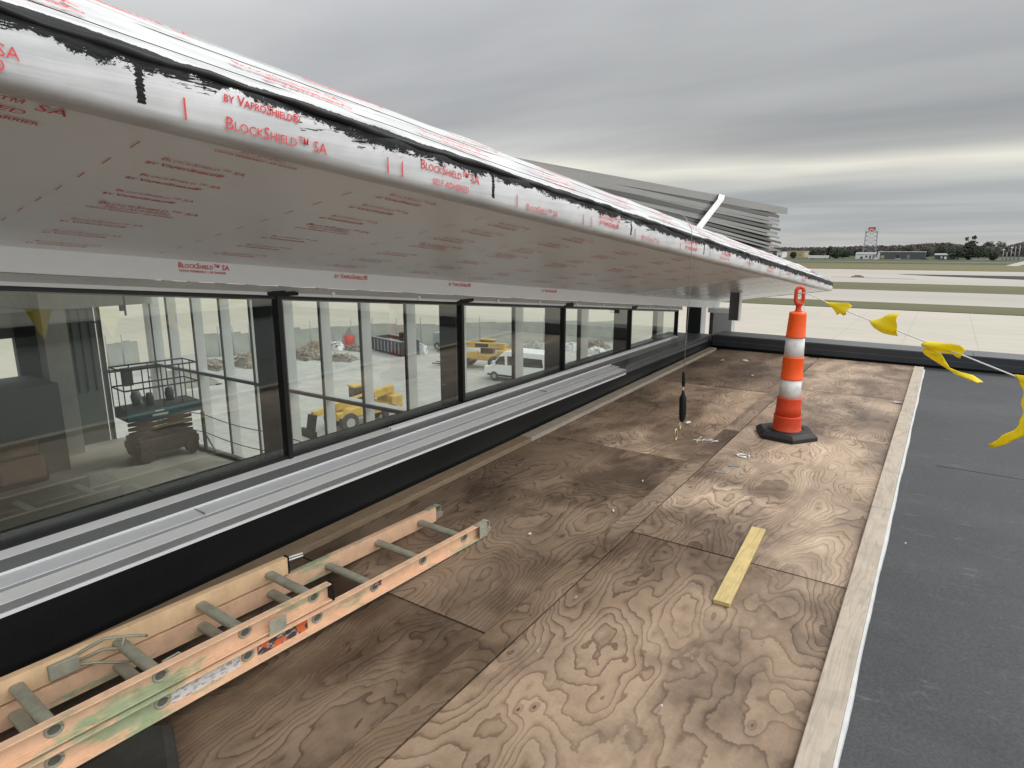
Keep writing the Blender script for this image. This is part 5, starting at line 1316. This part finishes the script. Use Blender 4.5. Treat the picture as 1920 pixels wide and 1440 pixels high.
def ribbon(mb, secs, k):
    S = []
    for (a, b) in zip(secs, secs[1:]):
        for q in range(4):
            f_ = q/4; S.append([(a[i][0]+(b[i][0]-a[i][0])*f_, a[i][1]+(b[i][1]-a[i][1])*f_) for i in (0, 1)])
    S.append(secs[-1]); base = len(mb.v); NC = 7
    for a, b in S:
        for c in range(NC):
            f_ = c/(NC-1); p = on_rope(1280+(a[0]+(b[0]-a[0])*f_)/3, 500+(a[1]+(b[1]-a[1])*f_)/3)
            s_ = p.x*1.4+p.y*.5
            p += nrm*(.010*math.sin(s_*38+k+c*.5)+.006*math.sin(p.z*75+s_*20)+.012*math.sin(f_*3.1))
            mb.v.append(tuple(p))
    for i in range(len(S)-1):
        for c in range(NC-1): q = base+i*NC+c; mb.f.append([q, q+1, q+NC+1, q+NC]); mb.m.append(0); mb.s.append(True)
for k, secs in enumerate(FL):
    mb = MB(); ribbon(mb, secs, k)
    if k == 2: ribbon(mb, TAIL, k)
    o = mb.build('pennant', 'yellow', t); md = o.modifiers.new('thick', 'SOLIDIFY'); md.thickness = .0006
# pennants further along the rope, beyond the right frame edge (they mirror in the glass)
for k, f_ in enumerate((.25, .5, .75)):
    c = e+d*f_+Vector((0, 0, -.12*math.sin(math.pi*f_))); u = d.normalized()*.11
    mb = MB(); mb.add([c-u, c+u, c+u*.1+Vector((.02, .02, -.28)), c-u*.1+Vector((.02, .02, -.28))], [(0, 1, 2, 3)])
    o = mb.build('pennant', 'yellow', t); md = o.modifiers.new('thick', 'SOLIDIFY'); md.thickness = .0008

# ------------------------------------------------------------------ retractable lanyard
def on_lan(x, y): return at_x(x, y, -1.375)
t = thing('lifeline_lanyard', 'thin steel lifeline hanging from the canopy with black absorber and hook', 'lanyard')
pts = [at_x(1262, 396, -1.62)+Vector((0, 0, .01)), at_x(1285, 407, -1.47)+Vector((0, 0, .0)), on_lan(1297, 430), on_lan(1297, 445), on_lan(1293, 560), on_lan(1286, 640), on_lan(1282, 700)]
MB().tube(pts, .0022, 6).build('cable', 'cable', t)
MB().tube([on_lan(1282, 697), on_lan(1282, 700), on_lan(1281.5, 720), on_lan(1281.5, 725)], [.006, .011, .012, .008], 10).build('cable_sleeve', 'blackp', t)
MB().tube([on_lan(1281.5, 724), on_lan(1281, 733)], .003, 6).build('swivel', 'alu', t)
MB().tube([on_lan(1281, 732), on_lan(1281, 738), on_lan(1280.5, 746), on_lan(1280, 775), on_lan(1279, 785), on_lan(1278, 791)], [.008, .011, .0235, .024, .020, .010], 12).build('shock_absorber', 'blackp', t)
mb = MB(); c = on_lan(1275, 797)
ring = lambda c, rx_, rz_, r, n=14, a0=0, a1=2*math.pi: mb.tube([c+Vector((0, rx_*math.cos(a0+(a1-a0)*k/n), rz_*math.sin(a0+(a1-a0)*k/n))) for k in range(n+1)], r, 6)
ring(c, .014, .016, .0035)
c2 = on_lan(1267, 815); ring(c2, .020, .038, .0055, 16, R(40), R(330)); mb.tube([c+Vector((0, 0, -.014)), c+Vector((0, -.004, -.03))], .007, 6)
mb.bar(c2+Vector((0, .018, .03)), c2+Vector((0, .020, -.02)), .010, .014); mb.build('snap_hook', 'gold', t)

# ------------------------------------------------------------------ litter on the plywood
def scrap(x, y, w, label, m='paper', seed=0, name='paper_scrap', group='paper scraps on the plywood'):
    rnd = random.Random(seed); p = on_deck(x, y); mb = MB(); n = 7
    vs = [(0, 0, .006)]+[(w*rnd.uniform(.5, 1)*math.cos(k*6.28/n), w*rnd.uniform(.35, .8)*math.sin(k*6.28/n), rnd.uniform(.001, .02)) for k in range(n)]
    mb.add(vs, [(0, k+1, (k+1) % n+1) for k in range(n)])
    o = mb.build(name, m, loc=(p.x, p.y, p.z+.003), rot=(0, 0, rnd.uniform(0, 3)))
    md = o.modifiers.new('thick', 'SOLIDIFY'); md.thickness = .0008
    return tag(o, label, 'scrap', group)
scrap(1355, 677, .05, 'crumpled paper scrap, left of the two in the far corner', seed=1)
scrap(1396, 677, .055, 'larger crumpled paper scrap, right of the two in the far corner', seed=2)
scrap(1313, 700, .03, 'small white scrap near the hanging cable', seed=3)
scrap(1411, 705, .025, 'tiny white scrap left of the delineator', seed=4)
scrap(1290, 795, .035, 'white scrap beside the snap hook', seed=5)
scrap(994, 1005, .016, 'tiny white chip beyond the ladder end', seed=6)
scrap(1080, 1124, .012, 'tiny white fleck beside the middle joint', seed=7)
scrap(1683, 756, .06, 'flat grey plastic scrap by the right edge board', 'tarp_g', 8)
rs = random.Random(11)
for k_i, (q_, l_) in enumerate([((1450, 760), 'tiny chip on the pale sheet right of the delineator base'), ((1205, 905), 'tiny white fleck left of the middle joint below the hook'), ((1150, 960), 'small pale splinter left of the middle joint'), ((1560, 905), 'tiny white fleck between delineator and yellow board'), ((1010, 1225), 'tiny pale chip on the dark sheet right of the ladder'), ((1240, 1330), 'tiny pale chip near the bottom of the large pale sheet')]):
    scrap(q_[0], q_[1], rs.uniform(.005, .009), l_, seed=20+k_i)
scrap(1697, 1022, .010, 'white speck on the grey membrane beside the edge board', seed=9)
p = on_deck(1393, 856); mb = MB()
mb.tube([(.045*math.cos(a), .032*math.sin(a), .004) for a in [k*.5 for k in range(12)]], [.006+.003*math.sin(k*2) for k in range(12)], 6)
tag(mb.build('sticker_ring', 'paper', loc=(p.x, p.y, p.z+.002)), 'torn white and green ring of tape near the delineator base', 'tape')
p = on_deck(1322, 828); mb = MB(); rnd = random.Random(4)
for k in range(9):
    a = rnd.uniform(0, 3.1); c = Vector((rnd.uniform(-.08, .08), rnd.uniform(-.07, .07), .004)); u = Vector((math.cos(a), math.sin(a), 0))*.04
    mb.tube([c-u, c+Vector((rnd.uniform(-.02, .02), rnd.uniform(-.02, .02), .008)), c+u], .0022, 5)
tag(mb.build('wood_shavings', 'paper', loc=(p.x, p.y, p.z+.001)), 'curled pale shavings between the hook and the delineator', 'shavings')
for q, lab in (((1375, 874), 'dark tape bit left of the torn ring'), ((1351, 886), 'dark flat tape bit farther left of the torn ring')):
    p = on_deck(*q); o = MB().box(-.035, .035, -.02, .02, 0, .0015).build('tape_bit', 'alu_d', loc=(p.x, p.y, p.z+.003), rot=(AX, 0, R(20))); tag(o, lab, 'tape', 'dark tape bits')
